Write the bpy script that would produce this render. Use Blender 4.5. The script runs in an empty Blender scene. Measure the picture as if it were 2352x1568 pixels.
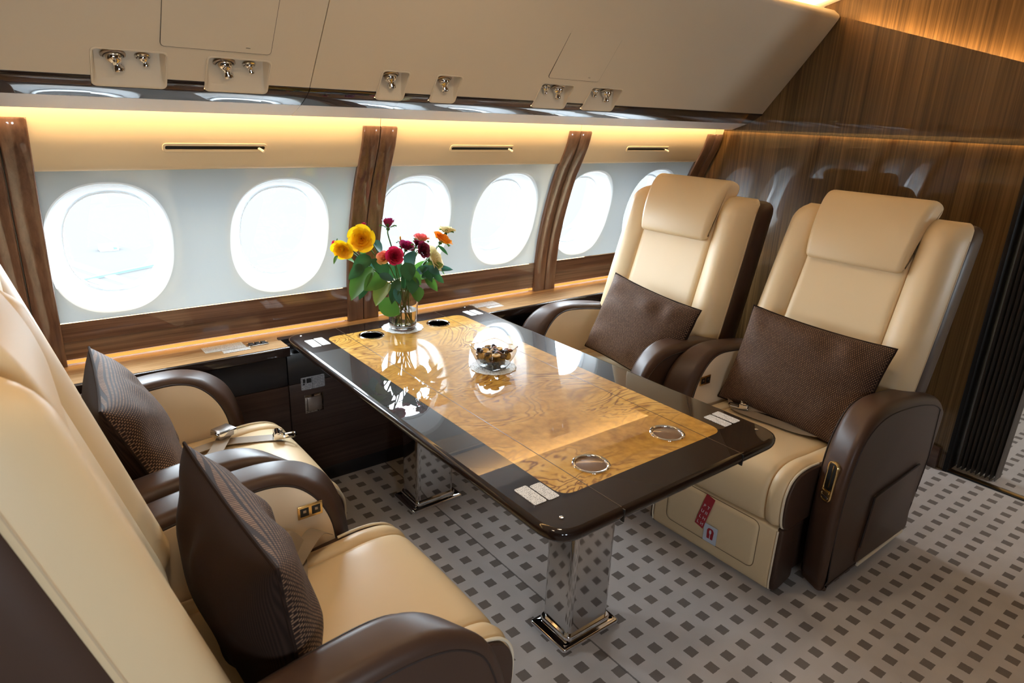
import bpy, bmesh, math, random
from math import sin, cos, pi, radians, sqrt
from mathutils import Vector, Matrix
C = bpy.context.scene.collection
SC = bpy.context.scene
rnd = random.Random(7)
CAM_H = 1.56

# ------------------------------------------------------------------ helpers
def link(o, parent=None):
    C.objects.link(o)
    if parent is not None:
        o.parent = parent
    return o

def tag(o, label=None, cat=None, group=None, kind=None):
    if label: o['label'] = label
    if cat: o['category'] = cat
    if group: o['group'] = group
    if kind: o['kind'] = kind
    return o

def mk(name, verts, faces, mat, parent=None, smooth=True, loc=None, sub=0, mats=None, fm=None):
    me = bpy.data.meshes.new(name)
    me.from_pydata([tuple(v) for v in verts], [], [tuple(f) for f in faces])
    bm = bmesh.new(); bm.from_mesh(me)
    bmesh.ops.recalc_face_normals(bm, faces=bm.faces[:])
    bm.to_mesh(me); bm.free()
    if mats:
        for m in mats: me.materials.append(m)
        if fm:
            for p, i in zip(me.polygons, fm): p.material_index = i
    else:
        me.materials.append(mat)
    if smooth:
        me.polygons.foreach_set('use_smooth', [True] * len(me.polygons))
    o = bpy.data.objects.new(name, me)
    if loc: o.location = loc
    link(o, parent)
    if sub:
        s = o.modifiers.new('sub', 'SUBSURF'); s.levels = sub; s.render_levels = sub
    return o

def autosmooth(o, ang=35):
    me = o.data
    bm = bmesh.new(); bm.from_mesh(me)
    a = radians(ang)
    for e in bm.edges:
        e.smooth = not (len(e.link_faces) == 2 and e.calc_face_angle(0) > a)
    bm.to_mesh(me); bm.free()
    return o

def empty(name, loc=(0, 0, 0), rz=0.0, **k):
    o = bpy.data.objects.new(name, None)
    o.empty_display_size = .05
    o.location = loc; o.rotation_euler = (0, 0, rz)
    link(o)
    return tag(o, **k)

class MB:
    """collects shapes into one mesh"""
    def __init__(s): s.v = []; s.f = []
    def add(s, v, f):
        n = len(s.v); s.v += [Vector(p) for p in v]; s.f += [tuple(i + n for i in q) for q in f]; return s
    def box(s, x0, x1, y0, y1, z0, z1, b=0.0, seg=2, M=None):
        bm = bmesh.new()
        bmesh.ops.create_cube(bm, size=1)
        for v in bm.verts:
            v.co = Vector(((x0 + x1) / 2 + v.co.x * (x1 - x0), (y0 + y1) / 2 + v.co.y * (y1 - y0), (z0 + z1) / 2 + v.co.z * (z1 - z0)))
        if b > 0:
            bmesh.ops.bevel(bm, geom=bm.edges[:], offset=b, segments=seg, profile=.5, affect='EDGES')
        bm.verts.index_update()
        vs = [(M @ v.co if M else v.co.copy()) for v in bm.verts]
        fs = [[v.index for v in f.verts] for f in bm.faces]
        bm.free(); return s.add(vs, fs)
    def loft(s, rings, closed=True, cap=True):
        n = len(rings[0]); v = [p for r in rings for p in r]; f = []
        m = n if closed else n - 1
        for i in range(len(rings) - 1):
            for j in range(m):
                a = i * n + j; b = i * n + (j + 1) % n
                f.append((a, b, b + n, a + n))
        if cap and closed:
            f.append(tuple(range(n))); k = (len(rings) - 1) * n
            f.append(tuple(k + j for j in range(n)))
        return s.add(v, f)
    def tube(s, pts, r, n=8, cap=True):
        pts = [Vector(p) for p in pts]; rings = []
        rs = r if isinstance(r, (list, tuple)) else [r] * len(pts)
        up = None
        for i, p in enumerate(pts):
            t = (pts[min(i + 1, len(pts) - 1)] - pts[max(i - 1, 0)]).normalized()
            if up is None: up = t.orthogonal().normalized()
            a = (up - t * up.dot(t)).normalized(); b = t.cross(a); up = a
            rings.append([p + (a * cos(2 * pi * k / n) + b * sin(2 * pi * k / n)) * rs[i] for k in range(n)])
        return s.loft(rings, True, cap)
    def lathe(s, prof, n=32, M=None, cap=True):
        rings = []
        for r, z in prof:
            rings.append([Vector((max(r, 1e-5) * cos(2 * pi * k / n), max(r, 1e-5) * sin(2 * pi * k / n), z)) for k in range(n)])
        if M: rings = [[M @ p for p in r] for r in rings]
        return s.loft(rings, True, cap)
    def ribbon(s, pts, w, nrm=None, th=.0016):
        """flat strap along pts; w is the half width vector for each point (or one for all)"""
        pts = [Vector(p) for p in pts]; rings = []
        for i, p in enumerate(pts):
            W = Vector(w[i] if isinstance(w, list) else w)
            t = (pts[min(i + 1, len(pts) - 1)] - pts[max(i - 1, 0)]).normalized()
            n = t.cross(W).normalized() * th / 2
            rings.append([p - W - n, p + W - n, p + W + n, p - W + n])
        return s.loft(rings, True, True)
    def build(s, name, mat, parent=None, smooth=True, ang=35, loc=None, sub=0):
        o = mk(name, s.v, s.f, mat, parent, smooth, loc, sub)
        if smooth and ang: autosmooth(o, ang)
        return o

def cr(pts, n=6, closed=False):
    """Catmull-Rom through pts"""
    P = [Vector(p) for p in pts]; N = len(P); out = []
    rng = range(N) if closed else range(N - 1)
    for i in rng:
        if closed: p0, p1, p2, p3 = P[i - 1], P[i], P[(i + 1) % N], P[(i + 2) % N]
        else: p0, p1, p2, p3 = P[max(i - 1, 0)], P[i], P[i + 1], P[min(i + 2, N - 1)]
        for k in range(n):
            t = k / n
            out.append(.5 * ((2 * p1) + (p2 - p0) * t + (2 * p0 - 5 * p1 + 4 * p2 - p3) * t * t + (3 * p1 - p0 - 3 * p2 + p3) * t ** 3))
    if not closed: out.append(P[-1].copy())
    return out

def roundpoly(pts, r, n=6):
    """polygon with rounded corners; r a number or one per corner"""
    P = [Vector(p) for p in pts]; out = []
    for i, p in enumerate(P):
        R = r[i] if isinstance(r, (list, tuple)) else r
        a = (P[i - 1] - p); b = (P[(i + 1) % len(P)] - p)
        la, lb = a.length, b.length; a.normalize(); b.normalize()
        if R <= 1e-6: out.append(p); continue
        th = a.angle(b); d = min(R / math.tan(th / 2), la * .49, lb * .49)
        q0, q1 = p + a * d, p + b * d
        for k in range(n + 1):
            t = k / n; out.append(q0 * (1 - t) ** 2 + p * 2 * t * (1 - t) + q1 * t * t)
    return out

def rrect(x0, x1, y0, y1, r, n=6):
    return roundpoly([(x0, y0), (x1, y0), (x1, y1), (x0, y1)], r, n)

def offs(poly, d):
    """offset a closed 2D polygon inwards by d (either winding)"""
    A = sum(poly[i].x * poly[(i + 1) % len(poly)].y - poly[(i + 1) % len(poly)].x * poly[i].y for i in range(len(poly)))
    sg = 1 if A > 0 else -1; out = []
    for i, p in enumerate(poly):
        a = (p - poly[i - 1]); b = (poly[(i + 1) % len(poly)] - p)
        if a.length < 1e-9: a = b
        if b.length < 1e-9: b = a
        a = a.normalized(); b = b.normalized()
        na = Vector((-a.y, a.x)); nb = Vector((-b.y, b.x)); n = na + nb
        if n.length < 1e-6: n = na
        n.normalize(); c = max(n.dot(na), .5)
        out.append(p + n * (sg * d / c))
    return out

def prism(poly, a0, a1, r, f, n=5, mb=None):
    """solid from a closed 2D outline; f(u, v, a) -> 3D; edges of both caps rounded by r"""
    poly = [Vector((p[0], p[1])) for p in poly]
    rings = []
    for k in range(n + 1):
        t = k / n * pi / 2
        q = offs(poly, r * (1 - sin(t))); a = a0 + r * (1 - cos(t))
        rings.append([Vector(f(p.x, p.y, a)) for p in q])
    for k in range(n + 1):
        t = (1 - k / n) * pi / 2
        q = offs(poly, r * (1 - sin(t))); a = a1 - r * (1 - cos(t))
        rings.append([Vector(f(p.x, p.y, a)) for p in q])
    mb = mb or MB()
    return mb.loft(rings, True, True)

XZ = lambda u, v, a: (u, a, v)      # outline in x,z; extruded along y
XY = lambda u, v, a: (u, v, a)
YZ = lambda u, v, a: (a, u, v)

# ------------------------------------------------------------------ materials
def nodes(name):
    m = bpy.data.materials.new(name); m.use_nodes = True
    nt = m.node_tree
    return m, nt, nt.nodes['Principled BSDF']

def pr(name, col, rough=.5, metal=0., coat=0., coat_r=.03, spec=.5, bump=None, trans=0., ior=1.5, sheen=0., emit=None, estr=0., sss=0.):
    m, nt, b = nodes(name)
    b.inputs['Base Color'].default_value = (*col, 1)
    b.inputs['Roughness'].default_value = rough
    b.inputs['Metallic'].default_value = metal
    b.inputs['Coat Weight'].default_value = coat
    b.inputs['Coat Roughness'].default_value = coat_r
    b.inputs['Specular IOR Level'].default_value = spec
    b.inputs['IOR'].default_value = ior
    b.inputs['Transmission Weight'].default_value = trans
    b.inputs['Sheen Weight'].default_value = sheen
    if emit:
        b.inputs['Emission Color'].default_value = (*emit, 1); b.inputs['Emission Strength'].default_value = estr
    if bump:
        sc, st, dist = bump
        tc = nt.nodes.new('ShaderNodeTexCoord'); n = nt.nodes.new('ShaderNodeTexNoise')
        n.inputs['Scale'].default_value = sc; n.inputs['Detail'].default_value = 3
        bp = nt.nodes.new('ShaderNodeBump'); bp.inputs['Strength'].default_value = st; bp.inputs['Distance'].default_value = dist
        nt.links.new(tc.outputs['Object'], n.inputs['Vector']); nt.links.new(n.outputs['Fac'], bp.inputs['Height'])
        nt.links.new(bp.outputs['Normal'], b.inputs['Normal'])
    return m

def ramp(nt, stops):
    r = nt.nodes.new('ShaderNodeValToRGB'); e = r.color_ramp.elements
    while len(e) < len(stops): e.new(.5)
    for k, (p, c) in zip(e, stops): k.position = p; k.color = (*c, 1)
    return r

def wood(name, axis, stops, across=70., along=1.2, rough=.35, coat=1., coat_r=.02, warp=.25):
    """striped veneer with the grain along axis"""
    m, nt, b = nodes(name)
    tc = nt.nodes.new('ShaderNodeTexCoord'); mp = nt.nodes.new('ShaderNodeMapping')
    sc = [across] * 3; sc['xyz'.index(axis)] = along
    mp.inputs['Scale'].default_value = sc
    n = nt.nodes.new('ShaderNodeTexNoise'); n.inputs['Scale'].default_value = 1; n.inputs['Detail'].default_value = 5
    n.inputs['Roughness'].default_value = .65; n.inputs['Distortion'].default_value = warp
    mp2 = nt.nodes.new('ShaderNodeMapping'); sc2 = [across * .16] * 3; sc2['xyz'.index(axis)] = along * .5
    mp2.inputs['Scale'].default_value = sc2
    n2 = nt.nodes.new('ShaderNodeTexNoise'); n2.inputs['Scale'].default_value = 1; n2.inputs['Detail'].default_value = 2
    mx = nt.nodes.new('ShaderNodeMix'); mx.data_type = 'FLOAT'; mx.inputs['Factor'].default_value = .35
    r = ramp(nt, stops)
    L = nt.links.new
    L(tc.outputs['Object'], mp.inputs['Vector']); L(mp.outputs['Vector'], n.inputs['Vector'])
    L(tc.outputs['Object'], mp2.inputs['Vector']); L(mp2.outputs['Vector'], n2.inputs['Vector'])
    L(n.outputs['Fac'], mx.inputs['A']); L(n2.outputs['Fac'], mx.inputs['B'])
    L(mx.outputs['Result'], r.inputs['Fac']); L(r.outputs['Color'], b.inputs['Base Color'])
    b.inputs['Roughness'].default_value = rough; b.inputs['Specular IOR Level'].default_value = .15; b.inputs['Coat Weight'].default_value = coat; b.inputs['Coat Roughness'].default_value = coat_r
    return m

def math_(nt, op, a, b=None, c=None):
    n = nt.nodes.new('ShaderNodeMath'); n.operation = op
    for i, v in enumerate((a, b, c)):
        if v is None: continue
        if isinstance(v, (int, float)): n.inputs[i].default_value = v
        else: nt.links.new(v, n.inputs[i])
    return n.outputs[0]

def burl(name):
    m, nt, b = nodes(name); L = nt.links.new
    tc = nt.nodes.new('ShaderNodeTexCoord'); mp = nt.nodes.new('ShaderNodeMapping')
    mp.inputs['Scale'].default_value = (1.5, 2.6, 1); mp.inputs['Location'].default_value = (3.1, .7, 0); mp.inputs['Rotation'].default_value = (0, 0, .25)
    L(tc.outputs['Object'], mp.inputs['Vector'])
    n = nt.nodes.new('ShaderNodeTexNoise'); n.inputs['Scale'].default_value = 1.5; n.inputs['Detail'].default_value = 4
    n.inputs['Distortion'].default_value = 1.1; n.inputs['Roughness'].default_value = .5
    L(mp.outputs['Vector'], n.inputs['Vector'])
    s = math_(nt, 'SINE', math_(nt, 'MULTIPLY', n.outputs['Fac'], 118.0))
    v = math_(nt, 'POWER', math_(nt, 'MULTIPLY_ADD', s, .5, .5), 3.0)
    n3 = nt.nodes.new('ShaderNodeTexNoise'); n3.inputs['Scale'].default_value = 2.2; n3.inputs['Detail'].default_value = 3
    L(mp.outputs['Vector'], n3.inputs['Vector'])
    n4 = nt.nodes.new('ShaderNodeTexNoise'); n4.inputs['Scale'].default_value = 40; n4.inputs['Detail'].default_value = 4
    L(tc.outputs['Object'], n4.inputs['Vector'])
    f = math_(nt, 'MULTIPLY', v, math_(nt, 'SMOOTH_MIN', math_(nt, 'MULTIPLY', math_(nt, 'MAXIMUM', math_(nt, 'SUBTRACT', n3.outputs['Fac'], .40), 0.), 5.0), 1.0, .1))
    base = ramp(nt, [(.34, (.33, .150, .016)), (.48, (.53, .270, .040)), (.64, (.67, .390, .088))])
    L(math_(nt, 'ADD', math_(nt, 'MULTIPLY', n3.outputs['Fac'], .65), math_(nt, 'MULTIPLY', n4.outputs['Fac'], .35)), base.inputs['Fac'])
    mx = nt.nodes.new('ShaderNodeMix'); mx.data_type = 'RGBA'
    L(f, mx.inputs['Factor']); L(base.outputs['Color'], mx.inputs['A']); mx.inputs['B'].default_value = (.20, .075, .012, 1)
    L(mx.outputs['Result'], b.inputs['Base Color'])
    b.inputs['Roughness'].default_value = .5; b.inputs['Specular IOR Level'].default_value = .08; b.inputs['Coat Weight'].default_value = 1; b.inputs['Coat Roughness'].default_value = .008; b.inputs['Coat IOR'].default_value = 1.55
    return m

def weave(name):
    m, nt, b = nodes(name); L = nt.links.new
    tc = nt.nodes.new('ShaderNodeTexCoord'); br = nt.nodes.new('ShaderNodeTexBrick')
    L(tc.outputs['Object'], br.inputs['Vector'])
    br.inputs['Color1'].default_value = (.165, .090, .052, 1); br.inputs['Color2'].default_value = (.25, .145, .085, 1); br.inputs['Mortar'].default_value = (.022, .011, .008, 1)
    br.inputs['Scale'].default_value = 42; br.inputs['Mortar Size'].default_value = .062; br.inputs['Mortar Smooth'].default_value = .2
    br.inputs['Brick Width'].default_value = .29; br.inputs['Row Height'].default_value = .245
    L(br.outputs['Color'], b.inputs['Base Color']); b.inputs['Roughness'].default_value = .75
    b.inputs['Specular IOR Level'].default_value = .2
    bp = nt.nodes.new('ShaderNodeBump'); bp.inputs['Strength'].default_value = .5; bp.inputs['Distance'].default_value = .001
    L(math_(nt, 'SUBTRACT', 1.0, br.outputs['Fac']), bp.inputs['Height']); L(bp.outputs['Normal'], b.inputs['Normal'])
    return m

def ribbed(name, col, pitch=.004):
    m, nt, b = nodes(name); L = nt.links.new
    tc = nt.nodes.new('ShaderNodeTexCoord'); sp = nt.nodes.new('ShaderNodeSeparateXYZ'); L(tc.outputs['Object'], sp.inputs[0])
    s = math_(nt, 'MULTIPLY_ADD', math_(nt, 'SINE', math_(nt, 'MULTIPLY', sp.outputs['X'], 2 * pi / pitch)), .5, .5)
    r = ramp(nt, [(0, tuple(c * .55 for c in col)), (1, col)]); L(s, r.inputs['Fac']); L(r.outputs['Color'], b.inputs['Base Color'])
    b.inputs['Roughness'].default_value = .85; b.inputs['Specular IOR Level'].default_value = .1
    return m

def carpet():
    m, nt, b = nodes('carpet'); L = nt.links.new
    tc = nt.nodes.new('ShaderNodeTexCoord'); sp = nt.nodes.new('ShaderNodeSeparateXYZ'); L(tc.outputs['Object'], sp.inputs[0])
    nz = nt.nodes.new('ShaderNodeTexNoise'); nz.inputs['Scale'].default_value = 160; nz.inputs['Detail'].default_value = 2; L(tc.outputs['Object'], nz.inputs['Vector'])
    nzs = nt.nodes.new('ShaderNodeTexNoise'); nzs.inputs['Scale'].default_value = 7; nzs.inputs['Detail'].default_value = 3; L(tc.outputs['Object'], nzs.inputs['Vector'])
    jit = math_(nt, 'MULTIPLY', math_(nt, 'SUBTRACT', nz.outputs['Fac'], .5), .0035)
    def cell(ax, x0, p, h):
        t = math_(nt, 'DIVIDE', math_(nt, 'SUBTRACT', math_(nt, 'ADD', sp.outputs[ax], jit), x0 - p / 2), p)
        fr = math_(nt, 'ABSOLUTE', math_(nt, 'SUBTRACT', math_(nt, 'FRACT', t), .5))
        return math_(nt, 'LESS_THAN', fr, h / p)
    q = math_(nt, 'MULTIPLY', cell('X', 1.505, .0805, .0178), cell('Y', 1.0825, .0775, .0176))
    seam = math_(nt, 'LESS_THAN', math_(nt, 'ABSOLUTE', math_(nt, 'SUBTRACT', math_(nt, 'ADD', sp.outputs['X'], jit), 1.2815)), .003)
    fib = nt.nodes.new('ShaderNodeTexNoise'); fib.inputs['Scale'].default_value = 900; fib.inputs['Detail'].default_value = 2; L(tc.outputs['Object'], fib.inputs['Vector'])
    lt = ramp(nt, [(.3, (.52, .465, .43)), (.7, (.67, .61, .575))]); L(math_(nt, 'MULTIPLY_ADD', nzs.outputs['Fac'], .5, math_(nt, 'MULTIPLY', fib.outputs['Fac'], .5)), lt.inputs['Fac'])
    dk = ramp(nt, [(.3, (.165, .133, .115)), (.7, (.235, .195, .170))]); L(fib.outputs['Fac'], dk.inputs['Fac'])
    mx = nt.nodes.new('ShaderNodeMix'); mx.data_type = 'RGBA'; L(q, mx.inputs['Factor']); L(lt.outputs['Color'], mx.inputs['A']); L(dk.outputs['Color'], mx.inputs['B'])
    m2 = nt.nodes.new('ShaderNodeMix'); m2.data_type = 'RGBA'; L(math_(nt, 'MULTIPLY', seam, .75), m2.inputs['Factor']); L(mx.outputs['Result'], m2.inputs['A']); m2.inputs['B'].default_value = (.10, .08, .07, 1)
    L(m2.outputs['Result'], b.inputs['Base Color']); b.inputs['Roughness'].default_value = .95; b.inputs['Specular IOR Level'].default_value = .1
    b.inputs['Sheen Weight'].default_value = .1
    bp = nt.nodes.new('ShaderNodeBump'); bp.inputs['Strength'].default_value = .6; bp.inputs['Distance'].default_value = .003
    hgt = math_(nt, 'ADD', math_(nt, 'MULTIPLY', math_(nt, 'SUBTRACT', 1.0, q), 1.0), math_(nt, 'MULTIPLY', fib.outputs['Fac'], .35))
    L(hgt, bp.inputs['Height']); L(bp.outputs['Normal'], b.inputs['Normal'])
    return m

def printed(name, paper, ink, axis='Y', pitch=.0055, along='X', grain=260., dens=.5):
    """printed card: rows of fine illegible print"""
    m, nt, b = nodes(name); L = nt.links.new
    tc = nt.nodes.new('ShaderNodeTexCoord'); sp = nt.nodes.new('ShaderNodeSeparateXYZ'); L(tc.outputs['Object'], sp.inputs[0])
    fr = math_(nt, 'FRACT', math_(nt, 'DIVIDE', sp.outputs[axis], pitch))
    row = math_(nt, 'LESS_THAN', math_(nt, 'ABSOLUTE', math_(nt, 'SUBTRACT', fr, .5)), .2)
    n = nt.nodes.new('ShaderNodeTexNoise'); n.inputs['Scale'].default_value = grain; n.inputs['Detail'].default_value = 1; L(tc.outputs['Object'], n.inputs['Vector'])
    ink_f = math_(nt, 'MULTIPLY', row, math_(nt, 'GREATER_THAN', n.outputs['Fac'], 1 - dens))
    mx = nt.nodes.new('ShaderNodeMix'); mx.data_type = 'RGBA'; L(math_(nt, 'MULTIPLY', ink_f, .8), mx.inputs['Factor'])
    mx.inputs['A'].default_value = (*paper, 1); mx.inputs['B'].default_value = (*ink, 1); L(mx.outputs['Result'], b.inputs['Base Color'])
    b.inputs['Roughness'].default_value = .3
    return m

def thin_glass(name, tint=(1, 1, 1), ior=1.45):
    m = bpy.data.materials.new(name); m.use_nodes = True; nt = m.node_tree; nt.nodes.clear(); L = nt.links.new
    o = nt.nodes.new('ShaderNodeOutputMaterial'); t = nt.nodes.new('ShaderNodeBsdfTransparent'); g = nt.nodes.new('ShaderNodeBsdfGlossy')
    t.inputs['Color'].default_value = (*tint, 1); g.inputs['Roughness'].default_value = .01
    f = nt.nodes.new('ShaderNodeFresnel'); ge = nt.nodes.new('ShaderNodeNewGeometry')
    L(math_(nt, 'MULTIPLY_ADD', ge.outputs['Backfacing'], 1 / ior - ior, ior), f.inputs['IOR'])
    mx = nt.nodes.new('ShaderNodeMixShader'); L(f.outputs[0], mx.inputs[0]); L(t.outputs[0], mx.inputs[1]); L(g.outputs[0], mx.inputs[2]); L(mx.outputs[0], o.inputs[0])
    return m

def petal_mat(name, c_out, c_in=None):
    m = bpy.data.materials.new(name); m.use_nodes = True; nt = m.node_tree; nt.nodes.clear(); L = nt.links.new
    o = nt.nodes.new('ShaderNodeOutputMaterial'); p = nt.nodes.new('ShaderNodeBsdfPrincipled'); t = nt.nodes.new('ShaderNodeBsdfTranslucent')
    tc = nt.nodes.new('ShaderNodeTexCoord'); sp = nt.nodes.new('ShaderNodeSeparateXYZ'); L(tc.outputs['Generated'], sp.inputs[0])
    r = ramp(nt, [(.25, c_in or c_out), (.75, c_out)]); L(sp.outputs['Z'], r.inputs['Fac'])
    L(r.outputs['Color'], p.inputs['Base Color']); L(r.outputs['Color'], t.inputs['Color']); p.inputs['Roughness'].default_value = .6
    mx = nt.nodes.new('ShaderNodeMixShader'); mx.inputs[0].default_value = .35; L(p.outputs[0], mx.inputs[1]); L(t.outputs[0], mx.inputs[2]); L(mx.outputs[0], o.inputs[0])
    return m

def lace():
    m = bpy.data.materials.new('lace'); m.use_nodes = True; nt = m.node_tree; nt.nodes.clear(); L = nt.links.new
    o = nt.nodes.new('ShaderNodeOutputMaterial'); p = nt.nodes.new('ShaderNodeBsdfPrincipled'); t = nt.nodes.new('ShaderNodeBsdfTransparent')
    p.inputs['Base Color'].default_value = (.82, .82, .80, 1); p.inputs['Roughness'].default_value = .7
    tc = nt.nodes.new('ShaderNodeTexCoord'); v = nt.nodes.new('ShaderNodeTexVoronoi'); v.inputs['Scale'].default_value = 130; L(tc.outputs['Object'], v.inputs['Vector'])
    f = math_(nt, 'LESS_THAN', v.outputs['Distance'], .30)
    mx = nt.nodes.new('ShaderNodeMixShader'); L(math_(nt, 'MULTIPLY', f, .85), mx.inputs[0]); L(p.outputs[0], mx.inputs[1]); L(t.outputs[0], mx.inputs[2]); L(mx.outputs[0], o.inputs[0])
    return m

CREAM = pr('cream_leather', (.76, .575, .345), .42, bump=(700, .12, .0006), spec=.4)
CREAM_IN = pr('cream_leather_arm', (.78, .62, .44), .45, bump=(700, .1, .0006), spec=.4)
BROWN = pr('brown_leather', (.060, .031, .020), .42, bump=(600, .15, .0006), spec=.34)
PIPING = pr('cream_piping', (.80, .68, .50), .5)
SEAMD = pr('seam_brown', (.20, .12, .06), .7)  # plain dark brown for the footrest panel seam
THREAD = pr('brown_thread', (.025, .013, .010), .7)
LINER = pr('cream_liner', (.68, .575, .43), .42, spec=.4)
LINER_GAP = pr('panel_gap', (.05, .04, .03), .8)
GREYLINER = pr('valance_grey', (.80, .83, .86), .4)
WALLCREAM = pr('wall_cream', (.80, .645, .42), .45)
def translucent(name, col, rough, coat, share, tcol):
    m = pr(name, col, rough, coat=coat); nt = m.node_tree; L = nt.links.new
    t = nt.nodes.new('ShaderNodeBsdfTranslucent'); t.inputs['Color'].default_value = (*tcol, 1)
    mx = nt.nodes.new('ShaderNodeMixShader'); mx.inputs[0].default_value = share
    L(nt.nodes['Principled BSDF'].outputs[0], mx.inputs[1]); L(t.outputs[0], mx.inputs[2]); L(mx.outputs[0], nt.nodes['Material Output'].inputs[0])
    return m
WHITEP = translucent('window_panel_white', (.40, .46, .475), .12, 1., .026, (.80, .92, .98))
LIP = translucent('window_lip_glow', (.66, .74, .77), .2, 1., .042, (.86, .94, 1))  # in-between tone, paints a soft edge to the window glow
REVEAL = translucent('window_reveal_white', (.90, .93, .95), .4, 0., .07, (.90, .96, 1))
GLOSSBROWN = pr('gloss_dark_brown', (.016, .008, .006), .4, coat=1., coat_r=.012, spec=.05)
TABLEBROWN = pr('lacquer_brown', (.014, .0065, .004), .4, coat=1., coat_r=.008, spec=.05)
TABLEBROWN.node_tree.nodes['Principled BSDF'].inputs['Coat IOR'].default_value = 1.42
BLACKGLOSS = pr('gloss_black', (.008, .007, .009), .3, coat=.5, coat_r=.12)
CHROME = pr('chrome', (.82, .82, .83), .05, metal=1)
CHROME_DK = pr('dark_chrome', (.62, .61, .61), .06, metal=1)
GOLD = pr('warm_gold', (.80, .58, .27), .22, metal=1)
STEEL = pr('brushed_steel', (.42, .37, .34), .28, metal=1)
WELL = pr('cup_well_steel', (.52, .44, .39), .45, metal=.55)
BLACK = pr('black_plastic', (.008, .008, .008), .35)
DARKBACK = ribbed('pillow_back', (.030, .016, .011))
WEAVE = weave('pillow_weave')
ZEB_V = wood('zebrano_upright', 'z', [(.32, (.028, .013, .004)), (.47, (.080, .041, .013)), (.60, (.130, .070, .024)), (.74, (.25, .142, .056))], 125, .7)
ZEB_U = wood('zebrano_ceiling', 'z', [(.32, (.028, .013, .004)), (.47, (.080, .041, .013)), (.60, (.130, .070, .024)), (.74, (.25, .142, .056))], 125, .7, rough=.5, coat=.2, coat_r=.45)
ZEB_X = wood('zebrano_level', 'x', [(.34, (.042, .021, .014)), (.48, (.105, .058, .039)), (.60, (.17, .100, .068)), (.72, (.24, .150, .105))], 75, 1.0)
ZEB_P = wood('walnut_post', 'z', [(.32, (.070, .036, .023)), (.5, (.125, .069, .046)), (.66, (.17, .098, .066)), (.8, (.21, .13, .092))], 60, 1.6)
ZEB_D = wood('dark_cabinet_wood', 'x', [(.3, (.030, .016, .013)), (.55, (.060, .035, .028)), (.75, (.095, .058, .047))], 90, 1.2, rough=.3, coat=.25, coat_r=.2)
OAK = wood('ledge_oak', 'x', [(.36, (.26, .12, .045)), (.48, (.44, .245, .105)), (.60, (.56, .345, .175))], 30, 2.2, rough=.35, warp=1.6)
BURL = burl('olive_burl')
CARPET = carpet()
GLASS = pr('clear_glass', (1, 1, 1), .0, trans=1., ior=1.45)
WATER = pr('water', (.97, 1, .99), .0, trans=1., ior=1.33)
PANE = thin_glass('window_pane', (.97, .99, 1))
LACE = lace()
WEB = pr('belt_webbing', (.27, .205, .145), .33, bump=(500, .2, .0005))
CARD = printed('table_placard', (.74, .72, .70), (.10, .09, .09), 'Y', .0052)
CARD_L = printed('ledge_placard', (.72, .69, .66), (.22, .19, .17), 'Y', .010, grain=200)
CARD_C = printed('cabinet_placard', (.46, .47, .52), (.03, .03, .04), 'Z', .0068, grain=160, dens=.62)
RED = pr('red_tab', (.36, .012, .022), .45)
WHITE = pr('white_print', (.82, .82, .82), .5)
STEM = pr('rose_stem', (.055, .13, .025), .55)
LEAFS = [petal_mat('leaf_dark', (.020, .075, .022)), petal_mat('leaf_mid', (.055, .15, .020)), petal_mat('leaf_light', (.16, .22, .040)), petal_mat('leaf_teal', (.022, .085, .060))]
CURT = pr('curtain_cloth', (.050, .032, .022), .8, bump=(500, .4, .001), sheen=.2)
BRASS = pr('brass_threshold', (.55, .34, .13), .3, metal=1)

# ------------------------------------------------------------------ wall profile of the fuselage side
PZ = [.55, .667, .726, .824, .94, 1.047, 1.14, 1.236, 1.30, 1.372, 1.44, 1.50, 1.56, 1.64]
PY = [2.655, 2.652, 2.651, 2.645, 2.631, 2.608, 2.582, 2.551, 2.524, 2.489, 2.458, 2.443, 2.432, 2.42]
def wy(z):
    if z <= PZ[0]: return PY[0]
    for i in range(len(PZ) - 1):
        if z <= PZ[i + 1]:
            t = (z - PZ[i]) / (PZ[i + 1] - PZ[i]); return PY[i] * (1 - t) + PY[i + 1] * t
    return PY[-1]
def zs(z0, z1, n): return [z0 + (z1 - z0) * i / n for i in range(n + 1)]

def wall_strip(name, x0, x1, z0, z1, off, mat, n=14, th=.02, lip=.006, kind='structure'):
    """a panel following the wall's curve, with real thickness and a rounded lower and upper lip"""
    rings = []
    Z = zs(z0, z1, n)
    for x in (x0, x1):
        front = [Vector((x, wy(z) + off, z)) for z in Z]
        front[0].y += lip; front[-1].y += lip
        front.insert(1, Vector((x, wy(z0 + lip) + off, z0 + lip))); front.insert(-1, Vector((x, wy(z1 - lip) + off, z1 - lip)))
        back = [Vector((x, p.y + th, p.z)) for p in reversed(front)]
        rings.append(front + back)
    o = MB().loft(rings).build(name, mat, None)
    return tag(o, kind=kind)

POSTS = [.065, 1.264, 2.331, 3.398]
POST_HW = .0735
# cream upper panels, wood lower panels
edges = [-1.9] + POSTS + [3.47]
for i in range(len(edges) - 1):
    a, b = edges[i] + .0012, edges[i + 1] - .0012
    wall_strip('wall_upper_panel', a, b, 1.343, 1.64, .009, WALLCREAM)
    wall_strip('wall_lower_panel', a, b, .688, .823, .012, ZEB_X, lip=.002)
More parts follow.
